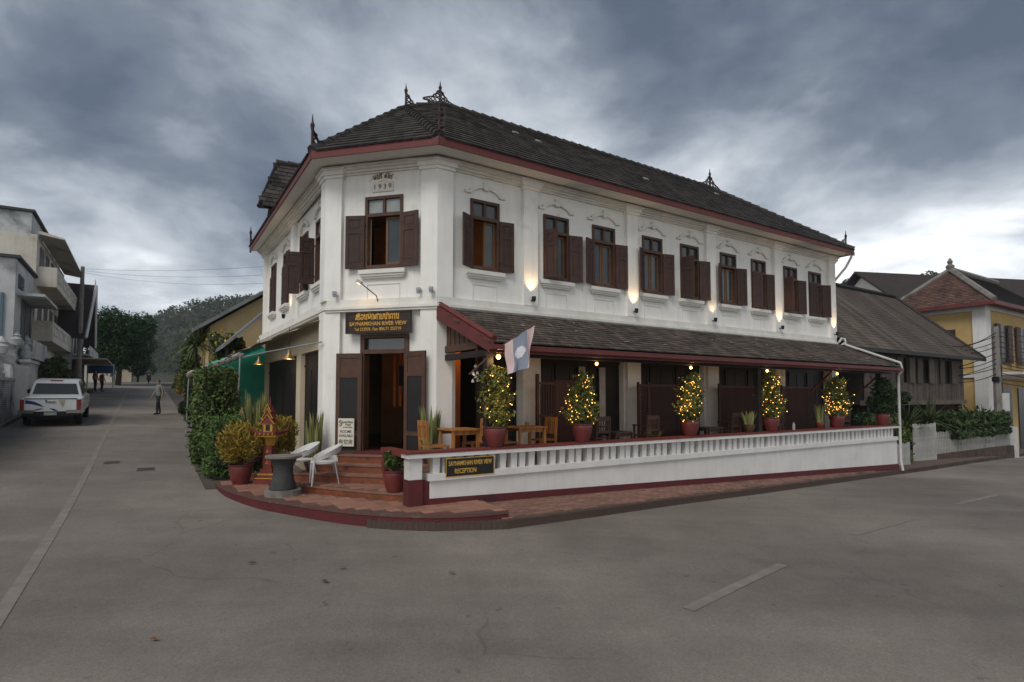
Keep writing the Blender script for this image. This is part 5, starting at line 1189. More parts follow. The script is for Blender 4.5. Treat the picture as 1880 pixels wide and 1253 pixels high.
tree('roadside_shrub', 'loose frangipani shrub behind the parked pickup', gl(26.5,7.55), (1.5,.9,1.1), 2.0, 1.8, 2400, LF_IVY, .26, 16, .07, 'shrub')
tree('roadside_shrub', 'low bush at the foot of the apartment house beyond the pickup', gl(30,7.2), (1.3,.6,.7), .8, .8, 1200, LF_HEDGE, .2, 10, .05, 'shrub')
tree('street_tree', 'dark leafy tree at the left edge of the picture over the compound wall', tuple(WL(15.6,10.2,1.0)), (1.5,1.5,2.2), 6.0, 5.6, 3800, LF_TREE, .26, 22, .16)
tree('street_tree', 'small tree past the crest at the end of the hill road', tuple(WL(75,4.0,3.5)), (2.2,2.2,2.2), 3.0, 2.8, 2600, LF_TREE, .34, 16, .15)
# blue street sign, slim posts
ss_ = thing('street_sign', 'blue street name sign on two posts across the hill road', 'sign', tuple(WL(44,6.3,2.62)), RZ_L+rad(75))
for x in (-.9,.9): obj('post', M().tube([(x,0,0),(x,0,2.1)], .05, 6), PIPEW, ss_)
obj('sign_plate', M().box(-.95,.95,-.03,.03,1.35,2.0), mat('blue_sign', (.03,.10,.22), (.025,.08,.18), 4, .5), ss_)
# ---------------------------------------------------------------- pickup truck
TW = mat('white_truck_paint', (.62,.63,.62), (.58,.59,.58), 2, .25, spec=.5); CHR = mat('chrome', (.6,.6,.6), None, 3, .15, metal=1); RUB = mat('tyre_rubber', (.018,.018,.018), None, 6, .85); TGL = mat('truck_glass', (.018,.02,.02), None, 2, .06, spec=.6); TLR = mat('tail_lamp_red', (.22,.012,.012), None, 3, .2, spec=.6); BLU = mat('blue_decal', (.012,.03,.17), None, 3, .35); TAN = mat('tan_decal', (.42,.38,.30), None, 3, .35); PLM = mat('black_plastic', (.022,.022,.023), None, 5, .6)
pz_ = WL(15.45,6.38); pk = thing('pickup_truck', 'white double-cab pickup truck with blue swoosh decals parked by the compound wall', 'pickup truck', (pz_.x,pz_.y,gz(pz_.x,pz_.y)), math.atan2(dL[1],dL[0])-math.pi/2); pk.rotation_euler[0] = math.atan(.058)
def loft(k, secs):      # secs: list of (y, [(x,z)...]) closed rings
    n = len(secs[0][1]); vs = [(x,y,z) for y, P in secs for x, z in P]; fs = [(i*n+j,i*n+(j+1)%n,(i+1)*n+(j+1)%n,(i+1)*n+j) for i in range(len(secs)-1) for j in range(n)]
    k.add(vs, [f[::-1] for f in fs]+[tuple(range(n)), tuple(range(len(vs)-1,len(vs)-n-1,-1))])
def ringT(wb, wt, z0, z1, e=.05): return [(-wb+.01,z0),(wb-.01,z0),(wb,z0+.01),(wt,z1-e),(wt-e*1.4,z1),(-wt+e*1.4,z1),(-wt,z1-e),(-wb,z0+.01)]
def ring8(w, z0, z1, e=.06): return [(-w+e,z0),(w-e,z0),(w,z0+e),(w,z1-e),(w-e*1.2,z1),(-w+e*1.2,z1),(-w,z1-e),(-w,z0+e)]
k = M(); loft(k, [(0,ring8(.86,.52,1.06)),(.05,ring8(.90,.48,1.10)),(1.5,ring8(.92,.45,1.12)),(3.6,ring8(.92,.45,1.12)),(4.7,ring8(.90,.45,1.06)),(5.15,ring8(.82,.48,.92))]); body = obj('body', k, TW, pk, smooth=True)
k = M(); loft(k, [(1.40,ringT(.87,.86,1.06,1.12,.02)),(1.60,ringT(.87,.72,1.06,1.70)),(1.9,ringT(.87,.71,1.06,1.78)),(3.0,ringT(.87,.71,1.06,1.78)),(3.75,ringT(.87,.84,1.06,1.12,.02))]); cab = obj('cab', k, TW, pk, smooth=True)
k = M(); k.add([(-.74,1.405,1.19),(.74,1.405,1.19),(.64,1.553,1.62),(-.64,1.553,1.62)], [(0,1,2,3)]); obj('rear_window', k, TGL, cab)
k = M(); k.add([(-.60,3.10,1.70),(.60,3.10,1.70),(.74,3.66,1.20),(-.74,3.66,1.20)], [(0,1,2,3)]); obj('windscreen', k, TGL, cab)
for sx in (-1,1):
    k = M(); k.add([(sx*.852,1.75,1.18),(sx*.852,2.62,1.18),(sx*.756,2.60,1.62),(sx*.756,1.92,1.62)], [(0,1,2,3)]); k.add([(sx*.852,2.70,1.18),(sx*.852,3.42,1.18),(sx*.756,3.05,1.62),(sx*.756,2.68,1.62)], [(0,1,2,3)]); obj('side_window', k, TGL, cab)
    obj('tail_lamp', M().box(*sorted((sx*.80,sx*.925)),-.02,.12,.66,1.06), TLR, body)
    m_ = part('wing_mirror', pk); obj('mirror_shell', M().cbox((sx*1.02,3.1,1.22),(.2,.1,.17)), PLM, m_)
    for y in (.95,4.15):
        w = part('wheel', pk, Matrix.Translation((sx*.80,y,.36)) @ Matrix.Rotation(math.pi/2,4,'Y')); obj('tyre', M().lathe([(.22,-.11),(.34,-.11),(.365,-.06),(.365,.06),(.34,.11),(.22,.11)], 20), RUB, w, smooth=True); obj('rim', M().lathe([(.05,-.10),(.22,-.095),(.22,.095),(.05,.10)], 14), CHR, w)
    k = M(); loft(k, [(.45,ring8(.03,.46,.86,.01)),(.55,ring8(.03,.46,.93,.01)),(1.35,ring8(.03,.46,.93,.01)),(1.45,ring8(.03,.46,.86,.01))]); obj('wheel_arch', k, TW, body, loc=(sx*.925,0,0))
    obj('bumper_end', M().cbox((sx*.72,-.14,.60),(.46,.12,.13),sx*.12), CHR, pk)
tg = obj('tailgate', M().box(-.78,.78,-.03,.02,.60,1.07), TW, pk)
obj('tailgate_top', M().box(-.80,.80,-.035,.10,1.07,1.105), PLM, tg); obj('handle', M().box(-.14,.14,-.05,-.03,.94,1.0), CHR, tg)
def swoosh(pts, m): k = M(); k.add([(x,-.034,z) for x, z in pts], [tuple(range(len(pts)))]); obj('decal', k, m, tg)
swoosh([(-.77,1.03),(-.74,1.04),(-.50,.98),(-.30,.86),(-.20,.76),(-.36,.82),(-.56,.88),(-.77,.90)], BLU); swoosh([(-.55,.61),(-.22,.70),(-.30,.72),(-.48,.67)], BLU); swoosh([(-.06,.73),(.10,.70),(.24,.62),(.10,.62)], BLU); swoosh([(-.18,1.05),(-.12,1.05),(-.15,.90)], BLU); swoosh([(.22,1.04),(.44,1.04),(.42,.9),(.36,.74),(.30,.86)], TAN)
k = M(); k.box(-.86,.86,-.10,.02,.42,.60); obj('rear_bumper', k, PLM, pk); pl_ = obj('number_plate', M().box(-.19,.19,-.125,-.10,.46,.57), FROST, pk)
obj('brake_lamp', M().box(-.2,.2,1.60,1.66,1.715,1.76), TLR, cab); obj('underbody', M().box(-.7,.7,.1,4.9,.3,.5), PLM, pk)
# ---------------------------------------------------------------- people
SKIN = mat('skin', (.30,.17,.11), (.26,.15,.10), 6, .6); HAIR = mat('dark_hair', (.018,.015,.014), None, 8, .7)
def person(label, p, rz, shirt, trousers, shoe, H=1.66, step=.12, arm=(.06,.02), bare=False, sit=False, seat_z=.5):
    nm = {}; V = []; E_ = []; Rr = []
    def v(n, x, y, z, r, par=None):
        nm[n] = len(V); V.append((x,y,z)); Rr.append(r)
        if par: E_.append((nm[par],nm[n]))
    v('pel',0,0,.95,(.145,.105)); v('waist',0,0,1.10,(.155,.112),'pel'); v('chest',0,.0,1.30,(.178,.12),'waist'); v('nb',0,.0,1.43,(.07,.065),'chest'); v('nk',0,-.01,1.49,(.05,.052),'nb'); v('hd',0,-.02,1.58,(.075,.092),'nk'); v('tp',0,-.01,1.67,(.066,.08),'hd')
    for s, sd in ((1,'R'),(-1,'L')):
        st_ = step*s
        if sit: kn, an, tt = (s*.13,-.42,.93), (s*.13,-.36,.50), (s*.13,-.52,.46)
        else: kn, an, tt = (s*.10,-.02-st_*.6,.50), (s*.10,st_*-.9+.02,.09), (s*.11,st_*-.9-.14,.04)
        v('hip'+sd,s*.09,0,.88,(.088,.092),'pel'); v('kn'+sd,*kn,(.060,.063),'hip'+sd); v('an'+sd,*an,(.046,.05),'kn'+sd); v('to'+sd,*tt,(.042,.034),'an'+sd)
        sw = st_*.8
        if sit: el, wr = (s*.26,-.12,1.16), (s*.24,-.38,1.12)
        else: el, wr = (s*.255,sw*.5+.02,1.12), (s*.265,sw*1.0-.06,.88)
        v('sh'+sd,s*.18,0,1.385,(.062,.062),'chest'); v('el'+sd,*el,(.046,.046),'sh'+sd); v('wr'+sd,*wr,(.034,.034),'el'+sd); v('pa'+sd,wr[0],wr[1]-.03,wr[2]-.07,(.034,.018),'wr'+sd)
        for q in range(5): v('f%d%s'%(q,sd), wr[0]+s*(-.02+.01*q)*.6, wr[1]-.045-.012*(q%3), wr[2]-.13-.012*(2-abs(q-2)), (.009,.009), 'pa'+sd)
    me = bpy.data.meshes.new('p'); me.from_pydata(V, E_, []); o = bpy.data.objects.new('p', me); COL.objects.link(o)
    sk = o.modifiers.new('s','SKIN'); sk.use_smooth_shade = True
    for i, r in enumerate(Rr): me.skin_vertices[0].data[i].radius = r
    me.skin_vertices[0].data[0].use_root = True
    o.modifiers.new('ss','SUBSURF').levels = 1; dg = bpy.context.evaluated_depsgraph_get(); dg.update()
    bm_ = bpy.data.meshes.new_from_object(o.evaluated_get(dg)); bpy.data.objects.remove(o); bm_.materials.clear()
    for m_ in (shirt, trousers, SKIN, shoe, HAIR): bm_.materials.append(m_)
    for f in bm_.polygons:
        c = f.center; arm_ = abs(c.x) > .2 and c.z < 1.4 and c.z > .7
        hand = arm_ and (c.z < .90 if not sit else c.y < -.34); bl = bare and arm_ and c.z < 1.28
        f.material_index = 4 if (c.z > 1.60 and (c.y > -.05 or c.z > 1.69)) else 2 if (c.z > 1.46 or hand or bl) else 0 if (c.z > .93 or arm_) and not (sit and c.z < .9) else 3 if c.z < .085 else 1
    bm_.name = 'person'; t = put('person', bm_, None, Vector(p), rz); t.scale = (H/1.72*1.12,H/1.72*1.05,H/1.72); tag(t, label, 'person'); return t
def cl(n, c): return mat(n, c, tuple(x*.75 for x in c), 5, .9, .1)
BLK = cl('dark_shoe', (.015,.014,.014)); pp = WL(20.0,2.75)
person('person in grey-green long-sleeved shirt and dark trousers walking down the hill road', (pp.x,pp.y,gz(pp.x,pp.y)), RZ_L+rad(90)+rad(10)-rad(100)+rad(20), cl('grey_green_shirt', (.21,.215,.18)), cl('dark_trousers', (.022,.026,.024)), BLK, 1.78)
for s_, o_, c, h, lab in ((41.6,6.5,(.62,.12,.07),1.7,'person in bright coral shirt standing by the far shop front'),(41.0,6.05,(.25,.07,.06),1.62,'person in dark red top standing beside the coral-shirted one')):
    q = WL(s_,o_); person(lab, (q.x,q.y,gz(q.x,q.y)), random.uniform(2,4), cl('shirt', c), cl('dark_skirt', (.03,.02,.022)), BLK, h, .03, bare=True)
q = WL(58,2.9); sc_ = thing('motor_scooter', 'small dark motor scooter coming over the crest of the hill road', 'scooter', (q.x,q.y,gz(q.x,q.y)), RZ_L+rad(-90)+rad(180))
for y in (-.62,.62): w = part('wheel', sc_, Matrix.Translation((0,y,.28)) @ Matrix.Rotation(math.pi/2,4,'Y')); obj('tyre', M().lathe([(.18,-.05),(.28,-.04),(.28,.04),(.18,.05)], 14), RUB, w); obj('rim', M().lathe([(.03,-.03),(.18,-.03),(.18,.03),(.03,.03)], 10), CHR, w)
k = M(); loft(k, [(-.7,ring8(.05,.75,.85,.02)),(-.55,ring8(.12,.45,1.0,.04)),(-.35,ring8(.15,.3,.6,.04)),(.1,ring8(.13,.28,.5,.04)),(.3,ring8(.14,.4,.78,.04)),(.75,ring8(.10,.6,.82,.04))]); obj('body', k, PLM, sc_); obj('handlebar', M().tube([(-.33,-.42,1.02),(0,-.5,1.05),(.33,-.42,1.02)], .018, 6), IRON, sc_); obj('headlamp', M().ball((0,-.62,.92), .08, 6), FROST, sc_)
person('person riding the scooter over the crest of the hill road', (q.x,q.y,gz(q.x,q.y)-.12), RZ_L+rad(-90)+rad(180), cl('rider_top', (.10,.09,.08)), cl('rider_trousers', (.03,.03,.04)), BLK, 1.68, 0, sit=True)

# ================================================================ hotel side of the hill road
YELW = mat('ochre_yellow_plaster', (.52,.36,.15), (.44,.30,.12), 1.2, .9, .1, 12, streak=.2, dirt=((.30,.21,.10),.8,.60))
yh = lroot('yellow_gable_house', 'pale yellow house with long sloping gable roof just beyond the hotel', 'house')
YW2 = mat('pale_yellow_plaster', (.66,.50,.27), (.56,.42,.22), 1.2, .9, streak=.2); TIN = mat('grey_corrugated_roof', (.20,.205,.21), (.12,.125,.13), 1.2, .7, .3, 12)
k = M(); k.yz([(-1.1,.2),(-1.1,5.1),(3.6,8.35),(8,5.4),(8,.2)][::-1], -24, -14.2); obj('wall', k, YW2, yh)
k = M()
for a, b in (((-1.75,4.75),(3.6,8.45)),((3.6,8.45),(9,4.9))): k.add([(-13.6,a[0],a[1]),(-13.6,b[0],b[1]),(-24.5,b[0],b[1]),(-24.5,a[0],a[1]),(-13.6,a[0],a[1]+.16),(-13.6,b[0],b[1]+.16),(-24.5,b[0],b[1]+.16),(-24.5,a[0],a[1]+.16)], [(0,1,2,3),(7,6,5,4),(0,4,5,1),(1,5,6,2),(2,6,7,3),(3,7,4,0)])
obj('roof', k, TIN, yh)
for y, z0, z1, w_ in ((-.35,3.6,4.7,.45),(1.9,5.2,6.1,.5)): obj('window', M().box(-14.22,-14.15,y,y+w_,z0,z1), WPLANK, yh)
l2 = lroot('lean_to_shelter', 'lean-to shelter with grey roof edge against the far end of the hotel', 'shelter')
k = M(); k.add([(-9.3,.6,5.45),(-9.3,-1.1,3.80),(-13.0,-1.1,3.80),(-13.0,.6,5.45),(-9.3,.6,5.57),(-9.3,-1.1,3.92),(-13.0,-1.1,3.92),(-13.0,.6,5.57)], [(0,3,2,1),(4,5,6,7),(0,1,5,4),(1,2,6,5),(2,3,7,6),(3,0,4,7)]); obj('roof', k, TIN, l2)
obj('post', M().box(-9.6,-9.5,-1.0,-.9,.3,3.85), POSTW, l2); obj('post', M().box(-12.9,-12.8,-1.0,-.9,.3,3.85), POSTW, l2)
# hedges and plants beside the shoulder
def hedge(name, label, p, rz, boxr, n, size, m, group=None, inner=True):
    t = thing(name, label, 'hedge' if 'hedge' in name else 'plant', p, rz, group); x, y, z = boxr; k = M(); u = rng.random((n,3))*2-1
    ax = rng.integers(0,3,n); sg_ = rng.choice([-1,1],n); u[np.arange(n),ax] = sg_*(1-.22*rng.random(n)**2); C = u; nrm = np.abs(C).max(1); rnd = np.linalg.norm(C,axis=1); C = C*(.72+.28*(nrm/rnd)[:,None])
    C = C*(1+.07*np.sin(C[:,[1,2,0]]*7)); C = C*np.array([x,y,z])+np.array([0,0,z]); m2 = max(8,n//45); sel = C[rng.integers(0,len(C),m2)]; dd = sel-np.array([0,0,z]); dd /= np.linalg.norm(dd,axis=1)[:,None]; dd[:,2] += .5; C = np.concatenate([C]+[sel+dd*f_ for f_ in (.05,.1,.16,.22)]); C = C[C[:,2] > .02]
    k.quads(quads_from(C, size, .6, .15)); obj('leaves', k, m, t)
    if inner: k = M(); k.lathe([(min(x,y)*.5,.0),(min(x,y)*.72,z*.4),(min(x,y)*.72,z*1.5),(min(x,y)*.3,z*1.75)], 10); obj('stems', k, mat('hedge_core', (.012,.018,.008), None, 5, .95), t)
    return t
hedge('clipped_hedge', 'rounded clipped green hedge behind the yellow croton', gl(2.55,1.55), RZ_L, (.75,.62,.72), 5200, .075, LF_HEDGE)
hedge('ivy_hedge', 'tall ivy-covered hedge column beside the hill road shoulder', gl(4.75,1.75), RZ_L, (.8,.55,1.28), 5600, .105, LF_IVY)
hedge('clipped_hedge', 'dark lower hedge between the ivy column and the awning poles', gl(6.6,1.5), RZ_L, (1.1,.5,.75), 3000, .10, LF_DARK)
def rosette(name, label, p, n, L_, w, stem, m, droop=.8, group=None, cat='plant'):
    t = thing(name, label, cat, p, random.uniform(0,6), group); k = M()
    for i in range(n):
        a = random.uniform(0,6.283); el = math.asin(random.uniform(-.15,.98)); l = L_*random.uniform(.75,1.1); vs = []; sx_, sy_ = -math.sin(a)*w/2, math.cos(a)*w/2
        for j in range(6):
            f = j/5; r = l*f*math.cos(el); z = stem+l*f*math.sin(el)-droop*l*f*f*.5*math.cos(el); q_ = (.5+f) if f < .4 else (1-f)/.6*.9+.02
            vs += [(math.cos(a)*r-sx_*q_,math.sin(a)*r-sy_*q_,z),(math.cos(a)*r+sx_*q_,math.sin(a)*r+sy_*q_,z)]
        k.add(vs, [(2*j,2*j+1,2*j+3,2*j+2) for j in range(5)])
    obj('leaves', k, m, t); k = M(); k.tube([(0,0,-.1),(.03,.02,stem*.5),(0,0,stem+.05)], [.06,.05,.05], 6); obj('stem', k, BARK, t); return t
rosette('dracaena', 'tall arching dracaena above the ivy hedge near the yellow house', gl(13.6,1.62), 120, 1.25, .075, 3.35, LF_PALM, 1.1)
rosette('dracaena', 'second smaller dracaena further up the hill road', gl(17.0,1.6), 60, .9, .055, 3.6, LF_PALM, 1.0)
for (s_, o_, r_, zc_, m_, nm_, lab) in ((12.2,.75,(.8,.6,.75),3.3,LF_PALM,'flowering_shrub','shrub with yellow flowers under the yellow house gable'),(16.0,1.7,(.55,.5,1.5),2.4,LF_IVY,'column_shrub','narrow upright green shrub beside the dracaena'),(19.5,1.5,(.6,.6,.9),1.4,LF_CROT,'croton_bush','yellow croton bush further up the shoulder'),(17.6,1.5,(.45,.45,.5),2.6,LF_RED,'cordyline','red-leaved cordyline near the yellow house'),(23.5,1.2,(.9,.8,1.1),1.4,LF_IVY,'roadside_shrub','green shrub at the end of the planted shoulder'),(10.0,1.9,(.5,.45,.8),1.0,LF_DARK,'roadside_shrub','dark shrub at the foot of the green tarpaulin')):
    t = tree(nm_, lab, gl(s_,o_), r_, zc_, zc_*.8, 1700, m_, .17, 14, .05, 'shrub')
    if nm_ == 'flowering_shrub': k = M(); k.quads(quads_from(ell(170,(0,0,zc_),np.array(r_)*1.02,.9), .085, .9)); tag(obj('flowers', k, LF_YEL, t), kind='stuff')
# ---------------------------------------------------------------- forested hill
def hz(x, y): return 62*math.exp(-((x+105)/88)**2-((y-330)/95)**2)+16*math.exp(-((x+175)/30)**2-((y-300)/50)**2)
k = M(); nx, ny, st2 = 46, 30, 10; k.v = [(-330+i*st2, 180+j*st2, gz(-330+i*st2,180+j*st2)-3+hz(-330+i*st2,180+j*st2)) for j in range(ny) for i in range(nx)]
k.f = [(j*nx+i,j*nx+i+1,(j+1)*nx+i+1,(j+1)*nx+i) for j in range(ny-1) for i in range(nx-1)]; k.mi = [0]*len(k.f); tag(obj('hill', k, mat('hill_undergrowth', (.035,.045,.022), (.05,.05,.028), .05, .95), smooth=True), kind='structure')
k = M(); HILLF = mat('hill_forest_leaf', (.030,.052,.020), (.075,.070,.036), .11, .8, isl=.22, spec=.2)
for _ in range(2300):
    x = rng.uniform(-290,30); y = rng.uniform(205,345); h0 = hz(x,y)
    if h0 < 5: continue
    r = rng.uniform(2.2,4.6); k.quads(quads_from(ell(64,(x,y,gz(x,y)-3+h0+r*.6),(r,r,r*.85),.6), r*.30, .75))
tag(obj('forest', k, HILLF), kind='stuff')

# ================================================================ river road beyond the hotel
def RB(k, s0, s1, o0, o1, z0, z1): return k.box(s0,s1,-o1,-o0,z0,z1)
def rroot(name, label, cat, group=None): return thing(name, label, cat, (B[0],B[1],0), RZ_R, group)
PLANK = mat('grey_board_wall', (.115,.090,.070), (.070,.056,.046), 2.5, .85, .3, 25, streak=.5, objr=.3); WTILE = mat('brown_shingle', (.105,.082,.064), (.070,.056,.046), 1.2, .9, .3, 14, isl=.35)
wh = rroot('wooden_house', 'old grey board house with long brown shingle roof next to the hotel', 'house'); wh.location = WR(1.0,-1.0,.12); wh.scale = (1.09,1,1.02)
i = 0; s = 17.2
while s < 26.2:
    w_ = random.uniform(.16,.24); zt = 4.15
    if not any(a-.02 < s+w_/2 < b for a, b in ((20.2,20.75),(22.0,22.6),(24.2,24.9))): obj('board', M().box(s,s+w_-.015,-.2-random.uniform(0,.02),-.16,1.75,zt), PLANK, wh)
    else:
        obj('board', M().box(s,s+w_-.015,-.2,-.16,1.75,2.55), PLANK, wh); obj('board', M().box(s,s+w_-.015,-.2,-.16,3.65,zt), PLANK, wh)
    s += w_
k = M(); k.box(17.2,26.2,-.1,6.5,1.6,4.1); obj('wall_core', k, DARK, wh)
for a, b in ((20.2,20.75),(22.0,22.6),(24.2,24.9)):
    w = part('window', wh)
    for x0, x1, dy in ((a-.5,a-.02,-.27),(b+.02,b+.5,-.27)): obj('shutter', M().box(x0,x1,dy-.02,dy+.02,2.55,3.65), PLANK, w)
k = M(); k.box(17.0,26.4,-.30,-.1,1.58,1.78); obj('sill_beam', k, PLANK, wh)
for s_ in (17.4,20.3,23.2,26.0): obj('stilt', M().box(s_-.1,s_+.1,-.2,.0,-1.2,1.6), POSTW, wh)
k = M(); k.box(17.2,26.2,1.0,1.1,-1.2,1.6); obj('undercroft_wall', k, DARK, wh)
rf = part('roof', wh); N_ = 25; z0, z1, o0, o1 = 3.82, 7.45, .75, -3.3; sa, sb = 15.1, 27.4
for i in range(N_):
    f0, f1 = i/N_, (i+1.18)/N_; k = M(); ya, yb = -(o0+(o1-o0)*f0), -(o0+(o1-o0)*f1); za, zb = z0+(z1-z0)*f0, z0+(z1-z0)*f1
    x = sa; n_ = 0
    while x < sb-.05:
        w_ = min(.30, sb-x); k.add([(x,ya,za+.05),(x+w_-.008,ya,za+.05),(x+w_-.008,yb,zb+.015),(x,yb,zb+.015),(x,ya,za+.01),(x+w_-.008,ya,za+.01)], [(0,1,2,3),(4,5,1,0)]); x += w_
    tag(obj('shingle_course', k, WTILE, rf), kind='stuff')
k = M(); k.add([(sa,-o0,z0),(sb,-o0,z0),(sb,-o1,z1),(sa,-o1,z1)], [(0,1,2,3)]); k.add([(sa,-o1,z1),(sb,-o1,z1),(sb,8,3.8),(sa,8,3.8)], [(0,1,2,3)]); k.add([(sb-.3,.2,4.0),(sb-.3,6.5,4.0),(sb-.3,3.3,7.2)], [(0,1,2)]); obj('roof_deck', k, DECK, rf)
k = M(); k.box(sa-.05,sb+.05,-o0-.06,-o0-.02,z0-.12,z0+.04); k.tube([(sb,-o0,z0+.05),(sb,-o1,z1+.1)], .09, 4); k.tube([(sa,-o1,z1+.1),(sb,-o1,z1+.1)], .12, 6); obj('barge_board', k, POSTW, rf)
# yellow house with red tiled hip roof
yb_ = rroot('yellow_corner_house', 'ochre yellow two-storey house with white corner pilasters and red tiled hip roof', 'house')
RTILE = mat('red_roof_tile', (.145,.078,.060), (.095,.056,.045), 1.5, .9, .3, 14, isl=.35, dirt=((.07,.05,.045),.8,.55))
a0, a1, b0, b1 = 33.4, 44, 1.0, 5.2; k = M(); k.box(a0,a1,b0,b1,-1.5,7.3); obj('wall', k, YELW, yb_)
k = M(); k.box(a0-.12,a0+.6,b0-.12,b0+.48,-1.5,7.3); k.box(a0-.08,a1,b0-.1,b0,3.15,3.5); k.box(a0-.1,a0,b0,b1,3.15,3.4); k.box(a0-.1,a0,b0,b1,6.85,7.3); k.box(a0,a1,b0-.1,b0,6.9,7.3); k.box(a0-.1,a0,b0+3.75,b0+4.2,3.4,6.85); obj('pilaster', k, WHITE2, yb_)
for y, z0, z1 in ((b0+1.9,4.2,5.9),(b0+2.0,-.2,2.2)):
    w = part('window', yb_); obj('opening', M().box(a0-.06,a0+.02,y,y+1.0,z0,z1), DKWIN, w); obj('shutter', M().box(a0-.14,a0-.09,y-.62,y-.02,z0,z1), WOOD, w); obj('shutter', M().box(a0-.14,a0-.09,y+1.02,y+1.62,z0,z1), WOOD, w); obj('sill', M().box(a0-.2,a0-.06,y-.2,y+1.2,z0-.2,z0-.05), WHITE2, w)
for x in (35.4,38.6,41.6):
    w = part('window', yb_); obj('opening', M().box(x,x+1.1,b0-.06,b0+.02,4.0,6.2), DKWIN, w); obj('shutter', M().box(x-.7,x-.02,b0-.16,b0-.1,4.0,6.2), WOOD, w); obj('shutter', M().box(x+1.12,x+1.8,b0-.16,b0-.1,4.0,6.2), WOOD, w)
    obj('shop_opening', M().box(x-.5,x+1.6,b0-.06,b0+.02,-1.2,2.6), DKWIN, yb_)
k = M(); k.box(a0+.9,a1,b0-1.5,b0-.1,3.3,3.45); k.box(a0+.9,a1,b0-1.5,b0-1.42,3.45,4.4); obj('balcony', k, WHITE2, yb_)
rf = part('roof', yb_); e = .7; ze = 7.2; ap = Vector((35.0,3.0,9.55)); ap2 = Vector((a1-1.6,3.0,9.55)); c = [Vector((a0-e,b0-e,ze)),Vector((a1+e,b0-e,ze)),Vector((a1+e,b1+.5,ze)),Vector((a0-e,b1+.5,ze))]
for P_ in ([c[3],c[0],ap],[c[0],c[1],ap2,ap]):
    n_ = 22; k = M()
    L0, L1 = (P_[0],P_[1]); T0, T1 = (P_[-1], P_[2] if len(P_) == 4 else P_[-1])
    for i in range(n_):
        f0, f1 = i/n_, min(1,(i+1.15)/n_); p0, p1, p2, p3 = L0.lerp(T0,f0), L1.lerp(T1,f0), L1.lerp(T1,f1), L0.lerp(T0,f1); m_ = max(1,int((p1-p0).length/.32))
        for j in range(m_): u0, u1 = j/m_, (j+.96)/m_; k.add([tuple(p0.lerp(p1,u0)+Vector((0,0,.06))),tuple(p0.lerp(p1,u1)+Vector((0,0,.06))),tuple(p3.lerp(p2,u1)+Vector((0,0,.02))),tuple(p3.lerp(p2,u0)+Vector((0,0,.02)))], [(0,1,2,3)])
    tag(obj('roof_tiles', k, RTILE if len(P_) == 3 else TILE, rf), kind='stuff'); k = M(); k.add([tuple(p) for p in P_], [tuple(range(len(P_)))]); obj('roof_deck', k, DECK, rf)
k = M(); k.tube([c[3]+Vector((0,0,.1)),ap+Vector((0,0,.12))], .14, 6); k.tube([c[0]+Vector((0,0,.1)),ap+Vector((0,0,.12))], .16, 6); k.tube([ap+Vector((0,0,.12)),ap2+Vector((0,0,.12))], .16, 6); obj('hip_capping', k, CONC, rf)
k = M(); k.lathe([(.2,0),(.24,.15),(.1,.3),(.16,.42),(.03,.65)], 8, tuple(ap+Vector((0,0,.15)))); obj('roof_finial', k, CONC, rf); k = M(); k.box(a0-e-.05,a1+e,b0-e-.05,b0-e,ze-.16,ze+.06); k.box(a0-e-.05,a0-e,b0-e,b1+.5,ze-.16,ze+.06); k.box(a0-e,a1+e,b0-e,b0,ze-.06,ze-.02); k.box(a0-e,a0,b0,b1+.5,ze-.06,ze-.02); obj('eave_board', k, FASC, rf)
# white house with long dark roof behind
fh = rroot('white_gable_house', 'far white gabled house with long dark roof behind the wooden house', 'house')
fh.location = (30.4,50,0); fh.rotation_euler[2] = rad(11)
k = M(); k.yz([(-3.6,-3),(-3.6,10.1),(0,12.85),(3.6,10.1),(3.6,-3)][::-1], .8, 24); obj('wall', k, WHITE, fh)
k = M()
for p, q in (((-4.3,9.75),(0,13.0)),((0,13.0),(4.3,9.75))): k.add([(0,p[0],p[1]),(25,p[0],p[1]),(25,q[0],q[1]),(0,q[0],q[1]),(0,p[0],p[1]+.2),(25,p[0],p[1]+.2),(25,q[0],q[1]+.2),(0,q[0],q[1]+.2)], [(0,3,2,1),(4,5,6,7),(0,1,5,4),(1,2,6,5),(2,3,7,6),(3,0,4,7)])
obj('roof', k, LROOF, fh)
k = M()
for i in range(7): k.tube([(.75,math.cos(rad(180*i/6))*.1,10.9),(.75,math.cos(rad(180*i/6))*.7,10.9+math.sin(rad(180*i/6))*.7)], .04, 4)
obj('fan_window', k, DKWIN, fh)
for s_, o_, r_, z_, lab in ((35.5,59,(1.9,1.9,1.9),13.2,'pale leafy tree behind the hotel end, left of the white gable'),(47.5,64,(2.6,2.6,1.6),14.6,'tree top rising behind the long dark roof'),(60,66,(2.0,2.0,1.2),13.4,'small tree top at the far right behind the roofs')):
    tree('backdrop_tree', lab, (s_,o_,-2), r_, z_+2, z_, 2600, LF_IVY, .30, 20, .16, group='trees behind the river-road houses')
